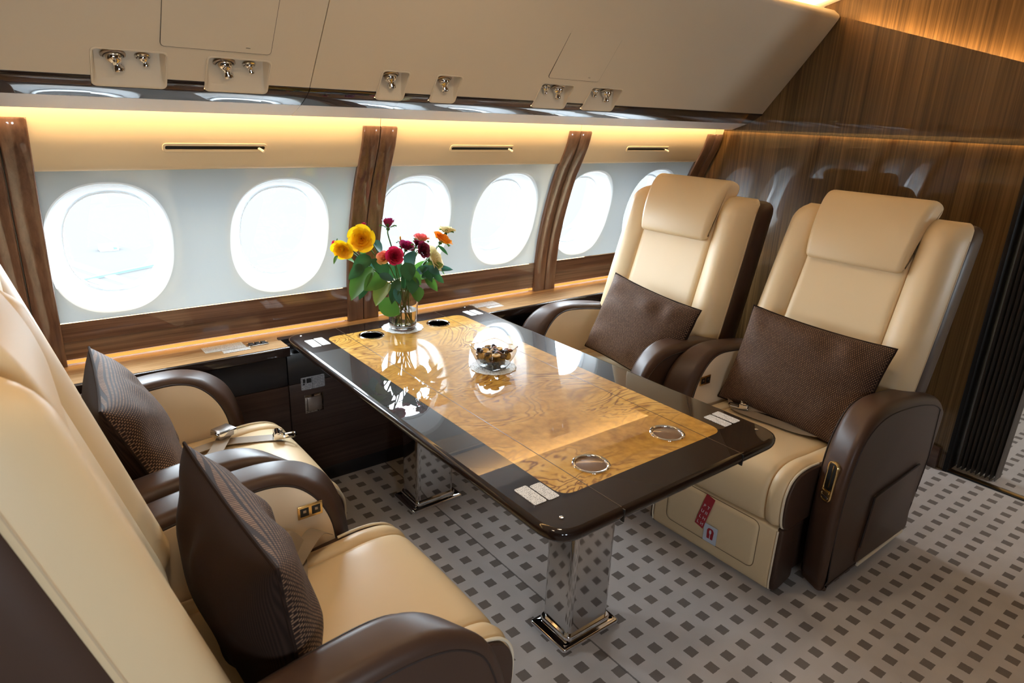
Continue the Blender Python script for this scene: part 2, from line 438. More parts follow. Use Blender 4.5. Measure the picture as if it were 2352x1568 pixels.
# posts: each pair of half posts
k = 0
for px in POSTS:
    for sgn in (-1, 1):
        k += 1
        a, b = (px - POST_HW, px - .0012) if sgn < 0 else (px + .0012, px + POST_HW)
        if b > 3.47: b = 3.468
        Z = zs(.668, 1.494, 24)
        sect = []
        for z in Z + [1.5005, 1.502]:
            zz = min(z, 1.502)
            d = 0.0 if z <= 1.494 else (.004 if z < 1.5015 else .012)
            y = wy(zz) + d; r = .006; yb = wy(zz) + .055
            sect.append([Vector((a, yb, zz)), Vector((a, y + r, zz)), Vector((a + r * .3, y + r * .3, zz)), Vector((a + r, y, zz)), Vector((b - r, y, zz)), Vector((b - r * .3, y + r * .3, zz)), Vector((b, y + r, zz)), Vector((b, yb, zz))])
        o = MB().loft(sect).build('trim_%d' % k, ZEB_P, ang=50); tag(o, kind='structure')

for px in POSTS:  # dark strips added behind the posts to stop light leaking through seams
    Z = zs(.60, 1.64, 20); hw = POST_HW - .004 if px < 3 else .06
    o = MB().loft([[Vector((px - hw, wy(z) + .040, z)), Vector((px + hw, wy(z) + .040, z)), Vector((px + hw, wy(z) + .054, z)), Vector((px - hw, wy(z) + .054, z))] for z in Z]).build('trim_%d' % (k + POSTS.index(px) + 1), BLACKGLOSS, smooth=False); tag(o, kind='structure')

# windows: each is its cell of the white panel with a funnel reveal and a pane
WIN = [(.322, (.139, .614)), (.908, (.614, 1.192)), (1.50, (1.336, 1.755)), (2.017, (1.755, 2.258)), (2.552, (2.404, 2.80)), (3.075, (2.80, 3.33))]
WZ = 1.072
def oval(cx, cz, a, b, t, p=2.35):
    c, s = cos(t), sin(t)
    return cx + a * math.copysign(abs(c) ** (2 / p), c), cz + b * math.copysign(abs(s) ** (2 / p), s)
N = 96
for wi, (cx, (xa, xb)) in enumerate(WIN):
    z0, z1 = .812, 1.350; PO = .019
    rings = []
    def rect_pt(t, f):
        c, s = cos(t), sin(t)
        k = 1e9
        if c > 1e-9: k = min(k, (xb - cx) / c)
        if c < -1e-9: k = min(k, (xa - cx) / c)
        if s > 1e-9: k = min(k, (z1 - WZ) / s)
        if s < -1e-9: k = min(k, (z0 - WZ) / s)
        return cx + c * k, WZ + s * k
    # sample angles so the rectangle's corners are hit
    T = sorted([2 * pi * i / N for i in range(N)] + [math.atan2(zc - WZ, xc - cx) % (2 * pi) for xc in (xa, xb) for zc in (z0, z1)])
    A, B = .186, .222
    for f in (0, .34, .67):
        r = []
        for t in T:
            xr, zr = rect_pt(t, 0); xo, zo = oval(cx, WZ, A * 1.05, B * 1.05, t)
            x, z = xr * (1 - f) + xo * f, zr * (1 - f) + zo * f
            x = min(max(x, xa), xb); z = min(max(z, z0), z1)
            r.append(Vector((x, wy(z) + PO, z)))
        rings.append(r)
    pcx = cx + .022
    for sc, d, mixc in ((1.05, 0, 0), (1.02, .003, 0), (1.0, .010, 0), (.985, .022, .1), (.95, .045, .3), (.90, .070, .65), (.86, .090, .9), (.835, .105, 1)):
        r = []
        for t in T:
            x, z = oval(cx + (pcx - cx) * mixc, WZ + .008 * mixc, A * sc, B * sc, t)
            y0 = wy(z) + PO
            x = min(max(x, xa), xb)
            r.append(Vector((x, y0 + d, z)))
        rings.append(r)
    n = len(T); v = [p for r in rings for p in r]; f = []; fm = []
    for i in range(len(rings) - 1):
        for j in range(n):
            a, b = i * n + j, i * n + (j + 1) % n
            f.append((a, b, b + n, a + n)); fm.append(0 if i < 3 else 1 if i < 5 else 2)
    root = mk('window_%d' % (wi + 1), v, f, None, mats=[WHITEP, LIP, REVEAL], fm=fm); tag(root, kind='structure')
    # frame ring + pane
    last = rings[-1]
    mbf = MB(); ring2 = []
    for kk, (rr, dd) in enumerate(((1.0, 0), (.985, -.006), (.96, -.006), (.95, 0), (.95, .02), (1.0, .02))):
        cen = Vector((pcx, 0, WZ + .008))
        ring2.append([Vector((cen.x + (p.x - cen.x) * rr, p.y + dd, cen.z + (p.z - cen.z) * rr)) for p in last])
    ring2.append(ring2[0]); mbf.loft(ring2, True, False).build('window_frame', REVEAL, root)
    pv = [Vector((p.x * .96 + pcx * .04, p.y + .008, p.z)) for p in last]
    mk('pane', pv, [tuple(range(n))], PANE, root, smooth=False)

# shade control slots
for i, (xa, xb, z) in enumerate(((.489, .831, 1.4165), (1.599, 1.945, 1.4165), (2.688, 3.028, 1.416))):
    lab = ['slim shade slot with lever above the window closest to the near post', 'slim shade slot with lever above the roses', 'slim shade slot with lever above the window by the bulkhead'][i]
    r = empty('shade_slot', ((xa + xb) / 2, wy(z) + .009, z), label=lab, cat='shade control', group='shade control slots above the windows')
    tilt = math.atan2(wy(z + .03) - wy(z - .03), .06)
    hw = (xb - xa) / 2
    def fr(u, v, a): return (u, a + v * math.tan(tilt), v)
    out = rrect(-hw, hw, -.0155, .0155, .0154, 8)
    ringo = [rrect(-hw, hw, -.0155, .0155, .0154, 8), rrect(-hw + .002, hw - .002, -.0135, .0135, .0134, 8), rrect(-hw + .009, hw - .009, -.0062, .0062, .0061, 8), rrect(-hw + .010, hw - .010, -.0052, .0052, .0051, 8)]
    MB().loft([[Vector(fr(p.x, p.y, d)) for p in ring] for ring, d in zip(ringo, (.002, -.003, -.003, .002))], True, False).build('bezel', WALLCREAM, r)
    sl = rrect(-hw + .010, hw - .010, -.0052, .0052, .0051, 8)
    MB().loft([[Vector(fr(p.x, p.y, d)) for p in sl] for d in (-.0012, .001)], True, True).build('slot', BLACK, r)
    MB().tube([fr(hw - .03, -.002, 0), fr(hw - .026, -.006, -.012), fr(hw - .02, -.012, -.024)], [.0045, .005, .0045], 8).build('lever', PIPING, r)

# ------------------------------------------------------------------ side ledge and cabinets under the windows
LZ = .667
led = empty('side_ledge', (0, 2.55, LZ), label='long oak ledge with dark gloss edge running under the windows', cat='ledge')
def Lp(x, y, z): return Vector((x, y - 2.55, z - LZ))
def ledge_seg(x0, x1, yf):
    prof = [(yf + .012, LZ), (2.675, LZ), (2.675, LZ - .03), (yf + .012, LZ - .03)]
    return MB().loft([[Lp(x, y, z) for y, z in prof] for x in (x0, x1)])
m = MB()
for x0, x1, yf in ((-1.9, .852, 2.455), (1.80, 3.468, 2.440)):
    s = ledge_seg(x0, x1, yf); m.add(s.v, s.f)
s = ledge_seg(.852, 1.80, 2.575); m.add(s.v, s.f)
m.build('ledge_top', OAK, led)
for x0, x1, yf in ((-1.9, .852, 2.455), (1.80, 3.468, 2.440)):
    pr_ = roundpoly([(yf, LZ + .001), (yf + .014, LZ + .001), (yf + .014, LZ - .038), (yf, LZ - .038)], [.008, .001, .001, .012], 4)
    MB().loft([[Lp(x, p.x, p.y) for p in pr_] for x in (x0, x1)]).build('edge_trim', GLOSSBROWN, led)
# dark slot around the table's inner end
sl = roundpoly([(.845, 2.559), (.845, 2.595), (1.81, 2.60), (1.81, 2.559)], [.008, .02, .02, .008], 6)
MB().loft([[Lp(p.x, p.y, LZ + d) for p in sl] for d in (-.02, .0012)]).build('table_slot', BLACKGLOSS, led)
def ledge_card(x0, x1, y0, y1, sk, name='placard'):
    o = MB().loft([[Lp(x, y, LZ + d) for x, y in ((x0 + sk, y0), (x1 + sk, y0), (x1, y1), (x0, y1))] for d in (.0002, .0012)]).build(name, CARD_L, led, smooth=False)
    return o
ledge_card(.565, .715, 2.549, 2.617, .0); ledge_card(.622, .722, 2.513, 2.543, .0)
ledge_card(1.80, 1.95, 2.545, 2.612, .0); ledge_card(1.852, 1.945, 2.508, 2.538, .0)
cp = MB().box(.722, .80, 2.540 - 2.55, 2.575 - 2.55, 0, .004, .001).build('switch_plate', CHROME_DK, led)
for q in range(3):
    MB().box(.727 + q * .0235, .727 + q * .0235 + .019, 2.546 - 2.55, 2.570 - 2.55, .003, .0075, .0015).build('switch', BLACK, cp)
# the lamp under the wood panel: a warm strip set into the gap at the back of the ledge
strip = MB().box(-1.9, 3.46, 2.668, 2.674, .672, .684).build('ledge_light_strip', pr('ledge_led', (1, .6, .2), .5, emit=(1, .50, .10), estr=.55), smooth=False)
tag(strip, label='thin amber light strip along the back of the oak ledge', cat='light strip')

cabs = []
for i, (x0, x1, lab) in enumerate(((-1.9, .843, 'dark wood side cabinet beside the armchair, under the oak ledge'), (.847, 3.468, 'dark wood side cabinet behind the table, with a steel outlet plate'))):
    r = empty('side_cabinet', ((x0 + x1) / 2, 2.56, 0), label=lab, cat='cabinet'); cx = (x0 + x1) / 2
    def Cb(a, b, ya, yb, za, zb, bv=.002): return MB().box(a - cx, b - cx, ya - 2.56, yb - 2.56, za, zb, bv)
    Cb(x0, x1, 2.482, 2.66, .498, .628).build('upper_panel', BLACKGLOSS, r)
    Cb(x0, x1, 2.482, 2.66, .085, .496).build('lower_panel', ZEB_D, r)
    Cb(x0, x1, 2.515, 2.66, 0, .084).build('plinth', BLACKGLOSS, r)
    if i == 1:
        pl = MB().loft([[Vector((p.x - cx, y - 2.56, p.y)) for p in rrect(.895, .995, .464, .520, .006)] for y in (2.4815, 2.4798)]).build('placard', CARD_C, r, smooth=False)
        sm = MB()
        sm.box(.903 - cx, .913 - cx, -.0812, -.0805, .496, .512); sm.box(.918 - cx, .938 - cx, -.0812, -.0805, .494, .512); sm.box(.903 - cx, .910 - cx, -.0812, -.0805, .488, .493)
        sm.box(.9410 - cx, .9420 - cx, -.0812, -.0805, .466, .518)
        sm.build('pictogram', BLACK, pl, smooth=False)
        po = MB().box(.905 - cx, .985 - cx, 2.4775 - 2.56, 2.482 - 2.56, .360, .441, .0015).build('outlet_plate', CHROME_DK, r)
        MB().box(.914 - cx, .976 - cx, 2.4725 - 2.56, 2.479 - 2.56, .368, .430, .003).build('outlet_lid', STEEL, po)

# ------------------------------------------------------------------ overhead bins
F0 = Vector((0, 2.213, 1.619)); FD = Vector((0, -.35, .46)).normalized(); FN = Vector((0, -.46, -.35)).normalized()   # face origin, up-slope, outward
def Fp(x, s, d=0): return Vector((x, 0, 0)) + F0 + FD * s + FN * d
POCK = [(.289, .469, 'b', 's'), (.577, .756, 'b', 's'), (1.132, 1.234, 'b', None), (1.347, 1.452, 'b', None), (1.833, 2.004, 's', 'b'), (2.110, 2.293, 's', 'b')]
TOP_S = .578
def eyeball(parent, M, r):
    mb = MB()
    mb.lathe([(r * 1.45, 0), (r * 1.45, .003), (r * 1.2, .005), (r * 1.15, .001)], 28, M).build('socket_ring', STEEL if r > .015 else CHROME_DK, parent)
    sph = [(r * 1.08 * cos(a), r * .25 + r * 1.08 * sin(a)) for a in [i * pi / 2 / 8 - .25 for i in range(8)]]
    o = MB().lathe(sph + [(r * .45, r * 1.25)], 28, M).build('reading_light' if r > .015 else 'air_nozzle', CHROME, parent)
    D = M @ Matrix.Rotation(radians(38), 4, 'X') @ Matrix.Rotation(radians(18), 4, 'Y')
    MB().lathe([(r * .55, r * .5), (r * .55, r * 1.35), (r * .72, r * 1.6), (r * .72, r * 2.0), (r * .62, r * 2.08), (r * .5, r * 1.9), (.001, r * 1.85)], 24, D).build('lamp_barrel' if r > .015 else 'nozzle_tip', CHROME, o)

def bin_(x0, x1, lab, pocks, hatches):
    r = empty('overhead_bin', (x0, F0.y, F0.z), label=lab, cat='overhead bin'); O = Vector((x0, F0.y, F0.z))
    def P(x, s, d=0): return Fp(x, s, d) - O
    # face: sheet with holes for the pockets; lower band, upper sheet with rounded shoulder
    mb = MB()
    cuts = [x0] + [c for p in pocks for c in (p[0] + .003, p[1] - .003)] + [x1]
    for i in range(0, len(cuts), 2):
        a, b = cuts[i], cuts[i + 1]
        mb.loft([[P(x, 0, 0), P(x, .081, 0), P(x, .081, -.02), P(x, 0, -.02)] for x in (a, b)])
    sh = [P(0, .081), P(0, .3), P(0, TOP_S - .025)]
    prof = [(.081, 0), (.2, .002), (.33, .003), (.46, .002), (TOP_S - .02, 0), (TOP_S - .006, -.004), (TOP_S, -.015), (TOP_S, -.05), (.45, -.05), (.3, -.05), (.081, -.05)]
    mb.loft([[P(x, s, d) for s, d in prof] for x in (x0, x1)])
    mb.build('bin_face', LINER, r, ang=50)
    # dark gloss trim along the lower edge: section in y,z
    tr = [(2.216, 1.6190), (2.2125, 1.6165), (2.2175, 1.6105), (2.232, 1.6005), (2.252, 1.588), (2.276, 1.5755), (2.302, 1.563), (2.31, 1.59), (2.25, 1.63)]
    trc = cr([(y, z, 0) for y, z in tr[:7]], 4)
    trc = [(p.x, p.y) for p in trc] + tr[7:]
    tcut = [(2.2345, 1.5990), (2.252, 1.588), (2.276, 1.5755), (2.302, 1.563), (2.31, 1.59), (2.268, 1.592)]
    mt = MB(); cuts_t = [x0] + [c for p in pocks for c in (p[0] - .0015, p[1] + .0015)] + [x1]
    for i in range(len(cuts_t) - 1):
        pf = trc if i % 2 == 0 else tcut
        mt.loft([[Vector((x, y, z)) - O for y, z in pf] for x in (cuts_t[i], cuts_t[i + 1])])
    mt.build('gloss_trim', GLOSSBROWN, r, ang=40)
    va = [(2.298, 1.5645), (2.394, 1.529), (2.398, 1.533), (2.396, 1.545), (2.31, 1.585)]
    MB().loft([[Vector((x, y, z)) - O for y, z in va] for x in (x0, x1)]).build('valance', GREYLINER, r, ang=30)
    for xa, xb, la, lb in pocks:
        rings = []
        for (e, s0, s1, dt, db, rr) in ((-.004, -.030, .086, .0012, .004, .016), (-.003, -.029, .085, .0022, .0062, .016), (.0, -.026, .082, .0022, .0062, .014), (.003, -.022, .079, -.004, .004, .012), (.007, -.014, .074, -.03, -.001, .012), (.010, -.008, .070, -.040, -.004, .010)):
            q = roundpoly([(xa + e, s0), (xb - e, s0), (xb - e, s1), (xa + e, s1)], rr, 5)
            ring = []
            for p in q:
                t = (p.y - s0) / (s1 - s0); t = t * t * (3 - 2 * t) if e > .001 else t
                ring.append(P(p.x, p.y, db * (1 - t) + dt * t))
            rings.append(ring)
        rings.insert(0, [P(p.x, p.y, -.012) for p in roundpoly([(xa - .003, -.029), (xb + .003, -.029), (xb + .003, .085), (xa - .003, .085)], .016, 5)])
        m_ = MB().loft(rings, True, False); m_.f.append(tuple(len(m_.v) - len(rings[-1]) + j for j in range(len(rings[-1]))))
        pk = m_.build('light_pocket', LINER, r, ang=40)
        for kind, fx in ((la, .30 if lb else .5), (lb, .70)):
            if not kind: continue
            if not lb: fx = .42
            if la == 's': fx = .26 if kind == 's' else .64
            x = xa + (xb - xa) * fx
            rad = .0215 if kind == 'b' else .0135
            nrm = (FN * .85 + FD * -.55).normalized()
            zax = nrm; xax = Vector((1, 0, 0)); yax = zax.cross(xax).normalized()
            M = Matrix((xax, yax, zax)).transposed().to_4x4(); M.translation = P(x, .052, -.024)
            eyeball(pk, M, rad)
    for xa, xb, s0, s1, lat in hatches:
        g = MB().loft([[P(p.x, p.y, d) for p in rrect(xa - .0015, xb + .0015, s0 - .0015, s1 + .0015, .013)] for d in (-.002, .0028)]).build('hatch_gap', LINER_GAP, r, smooth=False)
        h = MB().loft([[P(p.x, p.y, d) for p in rrect(xa, xb, s0, s1, .012)] for d in (-.001, .0036)]).build('hatch', LINER, r, smooth=False)
        lx = lat
        MB().lathe([(.0075, 0), (.0075, .0006), (.001, .0007)], 20, Matrix.Translation(P(lx, s0 + .016, .0036)) @ Matrix((Vector((1, 0, 0)), FN.cross(Vector((1, 0, 0))), FN)).transposed().to_4x4()).build('latch', LINER, h, smooth=False)
        MB().box(-.006, .006, -.0006, .0006, 0, .0005, M=Matrix.Translation(P(lx, s0 + .016, .0043)) @ Matrix((Vector((1, 0, 0)), FN.cross(Vector((1, 0, 0))), FN)).transposed().to_4x4()).build('latch_mark', LINER_GAP, h, smooth=False)
    return r
bin_(-1.9, .8915, 'cream overhead bin with two double light pockets above the near windows', POCK[:2], [(.452, .750, .107, .36, .683)])
bin_(.8945, 3.466, 'cream overhead bin running from the panel joint to the wood bulkhead', POCK[2:], [(1.842, 2.117, .111, .332, 2.055)])

# ------------------------------------------------------------------ shell of the cabin
def flat(name, pts, mat, kind='structure', d=(0, 0, .03)):
    v = [Vector(p) for p in pts]; w = [p + Vector(d) for p in v]
    o = MB().loft([v, w]).build(name, mat, smooth=False); return tag(o, kind=kind)
flat('floor', [(-2.0, -1.06, -.03), (5.2, -1.06, -.03), (5.2, 2.70, -.03), (-2.0, 2.70, -.03)], CARPET)
CEIL = pr('ceiling_cream', (.82, .76, .66), .5)
# ceiling: cove over the bin top, then flat crown
cv = [(2.06, 2.05), (2.05, 2.10), (2.00, 2.145), (1.90, 2.175), (1.7, 2.20), (1.2, 2.215), (.8, 2.22), (-1.06, 2.22)]
MBc = MB().loft([[Vector((x, y, z)) for y, z in cv] + [Vector((x, y, z + .03)) for y, z in reversed(cv)] for x in (-2.0, 3.55)])
tag(MBc.build('ceiling', CEIL), kind='structure')
flat('ceiling_beyond', [(3.55, -1.06, 2.22), (5.2, -1.06, 2.22), (5.2, 2.7, 2.22), (3.55, 2.7, 2.22)], CEIL)
# outer skin behind the wall panels (closes the gap behind them), with window holes left open
skin = MB()
skin.box(-2.0, 3.47, 2.79, 2.80, 0, .80); skin.box(-2.0, 3.47, 2.79, 2.80, 1.36, 2.1); skin.box(-2.0, .0, 2.79, 2.80, .80, 1.36)
tag(skin.build('wall_outer_skin', GREYLINER, smooth=False), kind='structure')
# wall closing strips at sill and above
flat('wall_back_of_bin', [(-2.0, 2.0, 2.09), (3.47, 2.0, 2.09), (3.47, 2.80, 2.09), (-2.0, 2.80, 2.09)], GREYLINER)
# bulkhead: lower panel up to a sloping edge, upper panel set back behind a light gap
def zb(y): return 1.846 + (y - 1.051) * (2.079 - 1.846) / (1.863 - 1.051)
BX = 3.47
low = [(.945, .0), (2.80, .0), (2.80, 1.527), (.945, 1.527)]
tag(MB().loft([[Vector((x, y, z)) for y, z in low] for x in (BX + .012, BX + .05)]).build('wall_bulkhead_lower', ZEB_V, smooth=False), kind='structure')
mid = [(.90, 1.527), (2.80, 1.527), (2.80, zb(1.9)), (1.95, zb(1.95)), (.90, zb(.90))]
tag(MB().loft([[Vector((x, y, z)) for y, z in mid] for x in (BX, BX + .03)]).build('wall_bulkhead_middle', ZEB_V, smooth=False), kind='structure')
upp = [(-.3, 1.72), (2.80, 1.72), (2.80, 2.4), (-.3, 2.4)]
tag(MB().loft([[Vector((x, y, z)) for y, z in upp] for x in (BX + .085, BX + .11)]).build('wall_bulkhead_upper', ZEB_U, smooth=False), kind='structure')
hd = [(-.3, zb(.0)), (.90, zb(.9)), (.90, 1.95), (-.3, 1.95)]
tag(MB().loft([[Vector((x, y, z)) for y, z in ((-1.06, 0), (-.35, 0), (-.35, 2.3), (-1.06, 2.3))] for x in (BX, BX + .04)]).build('wall_bulkhead_far_side', ZEB_V, smooth=False), kind='structure')
tag(MB().box(BX, BX + .23, .926, .945, 0, 1.95, .002).build('trim_20', pr('jamb_black', (.010, .008, .007), .55, spec=.2)), kind='structure')
tag(MB().box(BX - .012, BX + .012, .972, 2.40, 0, .112, .006).build('baseboard_bulkhead', wood('baseboard_wood', 'y', [(.3, (.05, .025, .018)), (.7, (.12, .065, .045))], 60, 1.5)), kind='structure')
th = MB().box(BX + .018, BX + .044, -.35, .928, 0, .007, .002)
o = th.build('threshold_strip', BRASS); tag(o, label='brass threshold strip across the doorway carpet', cat='threshold strip')
MB().box(BX + .006, BX + .018, -.35, .928, 0, .005, .001).build('edge_strip', BLACK, o); MB().box(BX + .044, BX + .052, -.35, .928, 0, .005, .001).build('edge_strip', BLACK, o)
# opposite side of the cabin with its own windows, end walls
def holed_wall(name, x0, x1, y, holes, z0, z1, mat):
    mb = MB(); xs = [x0]
    for a, b in holes: xs += [a, b]
    xs.append(x1)
    for i in range(0, len(xs), 2): mb.box(xs[i], xs[i + 1], y, y + .05, z0, z1)
    for a, b in holes: mb.box(a, b, y, y + .05, z0, .87); mb.box(a, b, y, y + .05, 1.27, z1)
    return tag(mb.build(name, mat, smooth=False), kind='structure')
OPP = [(-.8 + i * .57 - .12, -.8 + i * .57 + .12) for i in (1, 2)]
holed_wall('wall_opposite', -2.0, 3.5, -1.11, OPP, 0, 2.3, ZEB_V)
BEY = [(3.95, 4.30)]
holed_wall('wall_beyond_near', 3.5, 5.2, -1.11, BEY, 0, 2.3, WALLCREAM)
holed_wall('wall_beyond_far', 3.5, 5.2, 2.65, BEY, 0, 2.3, WALLCREAM)
flat('wall_rear', [(-2.0, -1.06, 0), (-2.0, 2.8, 0), (-2.0, 2.8, 2.3), (-2.0, -1.06, 2.3)], ZEB_V, d=(-.03, 0, 0))
flat('wall_front_end', [(5.2, -1.06, 0), (5.2, 2.8, 0), (5.2, 2.8, 2.3), (5.2, -1.06, 2.3)], WALLCREAM, d=(.03, 0, 0))

# curtain bunched at the doorway
cu = []
npl = 9
for k in range(npl * 8 + 1):
    t = k / (npl * 8); y = .918 - t * .175; x = BX + .095 + .026 * cos(t * npl * 2 * pi) + .012 * t
    cu.append((x, y))
rings = []
for z in [.012, .06, .2, .5, .9, 1.3, 1.7, 1.93]:
    sp = 1 + .05 * sin(z * 2.2)
    front = [Vector((x, .918 - (.918 - y) * sp, z + (.006 * sin(i * .8) if z < .02 else 0))) for i, (x, y) in enumerate(cu)]
    rings.append(front + [p + Vector((.004, 0, 0)) for p in reversed(front)])
o = MB().loft(rings).build('curtain', CURT, ang=80)
tag(o, label='dark brown pleated curtain drawn to the side of the bulkhead doorway', cat='curtain')

# ------------------------------------------------------------------ table
TZ = .685
tb = empty('table', (1.325, 1.73, 0), label='dark lacquered dining table with burl wood inlay on two chrome legs', cat='table')
TO = Vector((1.325, 1.73, 0))
def T_(x, y, z): return Vector((x, y, z)) - TO
tx0, tx1, ty0, ty1 = .868, 1.783, .897, 2.556
outl = rrect(tx0, tx1, ty0, ty1, [.085, .085, .06, .06], 10)
inl = rrect(.996, 1.644, 1.022, 2.447, .045, 8)
SX = (1.081, 1.5645)
rings = []
def ringz(poly, d, z): return [T_(p.x, p.y, z) for p in offs(poly, d)]
# resample inlay outline to match the vertex count by angle pairing: build the rim with triangle fill instead
def fill(loops, z, hole_pts=None):
    bm = bmesh.new(); es = []
    for lp in loops:
        vs = [bm.verts.new((p.x, p.y, z)) for p in lp]
        for i in range(len(vs)): es.append(bm.edges.new((vs[i - 1], vs[i])))
    bmesh.ops.triangle_fill(bm, use_beauty=True, edges=es)
    bm.verts.index_update()
    v = [x.co.copy() for x in bm.verts]; f = [[x.index for x in q.verts] for q in bm.faces]
    bm.free(); return v, f
edge = offs(outl, .014)
mb = MB()
v, f = fill([edge, inl], TZ); mb.add([p - TO for p in v], f)
pr_t = [(.014, 0), (.009, -.001), (.004, -.004), (.001, -.009), (0, -.016), (.0015, -.024), (.006, -.031), (.016, -.037), (.05, -.042)]
mb.loft([ringz(outl, d, TZ + z) for d, z in pr_t], True, False)
k = len(mb.v) - len(outl); mb.f.append(tuple(k + j for j in range(len(outl))))
mb.build('table_top', TABLEBROWN, tb, ang=30)
CUPS = [(1.165, 2.381), (1.485, 2.381), (1.487, 1.106), (1.167, 1.1)]
def circ(cx, cy, r, n=40): return [Vector((cx + r * cos(2 * pi * k / n), cy + r * sin(2 * pi * k / n))) for k in range(n)]
v, f = fill([inl] + [circ(x, y, .043) for x, y in CUPS], TZ)
mk('inlay', [p - TO for p in v], f, BURL, tb, smooth=False)
ap = rrect(tx0 + .045, tx1 - .045, ty0 + .045, 2.462, .05, 6)
MB().loft([[T_(p.x, p.y, z) for p in offs(ap, d)] for d, z in ((0, TZ - .041), (0, TZ - .062), (.006, TZ - .068))]).build('apron', GLOSSBROWN, tb, ang=30)
for sx in SX:
    MB().box(sx - 1.325 - .0011, sx - 1.325 + .0011, ty0 - 1.73 + .012, ty1 - 1.73 - .012, TZ - .002, TZ + .0004).build('leaf_joint', pr('joint', (.06, .035, .02), .3) if sx == SX[0] else bpy.data.materials['joint'], tb, smooth=False)
    MB().box(sx - 1.325 - .0018, sx - 1.325 + .0018, ty0 - 1.73 - .0004, ty0 - 1.73 + .014, TZ - .036, TZ - .002).build('joint_gap', BLACK, tb, smooth=False)
for x, y in CUPS:
    M = Matrix.Translation(T_(x, y, TZ))
    MB().lathe([(.0512, .0002), (.0515, .0018), (.0495, .0034), (.0465, .0034), (.0438, .0016), (.0428, -.002), (.0428, -.006), (.044, -.006), (.052, -.0005), (.0512, .0002)], 48, M, cap=False).build('cup_ring', CHROME, tb)
    if y < 1.5:
        MB().lathe([(.0434, -.006), (.0434, -.0022), (.040, -.0014), (.001, -.0014)], 48, M).build('cup_lid', pr('cup_lid_brown', (.15, .080, .045), .3, coat=1.) if 'cup_lid_brown' not in bpy.data.materials else bpy.data.materials['cup_lid_brown'], tb)
    else:
        MB().lathe([(.0434, -.004), (.0432, -.018), (.040, -.022), (.001, -.022), (.001, -.024), (.044, -.024), (.0445, -.004)], 48, M).build('cup_well', WELL, tb)
for x, y in ((.922, 2.518), (.932, .957), (1.738, .969), (1.728, 2.537)):
    MB().lathe([(.0055, 0), (.0055, .001), (.004, .0016), (.0025, .0012), (.001, .0008)], 20, Matrix.Translation(T_(x, y, TZ))).build('screw', CHROME, tb)
for (xa, ya, xb, yb) in ((.913, 1.030, .952, 1.113), (.956, 1.028, .991, 1.105), (1.672, 1.033, 1.708, 1.115), (1.715, 1.033, 1.751, 1.116), (.908, 2.36, .944, 2.452), (.948, 2.365, .984, 2.458), (1.675, 2.40, 1.707, 2.478), (1.712, 2.40, 1.744, 2.478)):
    cxp, cyp = (xa + xb) / 2, (ya + yb) / 2; hw, hh = (xb - xa) / 2, (yb - ya) / 2
    o = MB().loft([[Vector((p.x, p.y, d)) for p in rrect(-hh, hh, -hw, hw, .006)] for d in (.0001, .0009)]).build('placard', CARD, tb, smooth=False)
    o.location = T_(cxp, cyp, TZ); o.rotation_euler = (0, 0, pi / 2)
def leg(cx, cy):
    hx, hy = .088, .062
    lp = rrect(cx - hx, cx + hx, cy - hy, cy + hy, .018, 6)
    o = MB().loft([[T_(p.x, p.y, z) for p in lp] for z in (.018, TZ - .045)]).build('leg', CHROME_DK, tb, ang=40)
    b0 = rrect(cx - .121, cx + .121, cy - .084, cy + .084, .012, 4)
    MB().loft([[T_(p.x, p.y, z) for p in offs(b0, d)] for d, z in ((0, 0), (0, .010), (.002, .014), (.006, .016), (.02, .017))]).build('foot_plate', CHROME, o, ang=40)
    c0 = rrect(cx - .096, cx + .096, cy - .070, cy + .070, .020, 5)
    MB().loft([[T_(p.x, p.y, z) for p in offs(c0, d)] for d, z in ((0, .016), (0, .032), (.003, .036), (.008, .036))]).build('leg_collar', CHROME, o, ang=40)
leg(1.292, 1.232); leg(1.292, 2.150)

# ------------------------------------------------------------------ seats
def smoothstep(t): t = max(0, min(1, t)); return t * t * (3 - 2 * t)

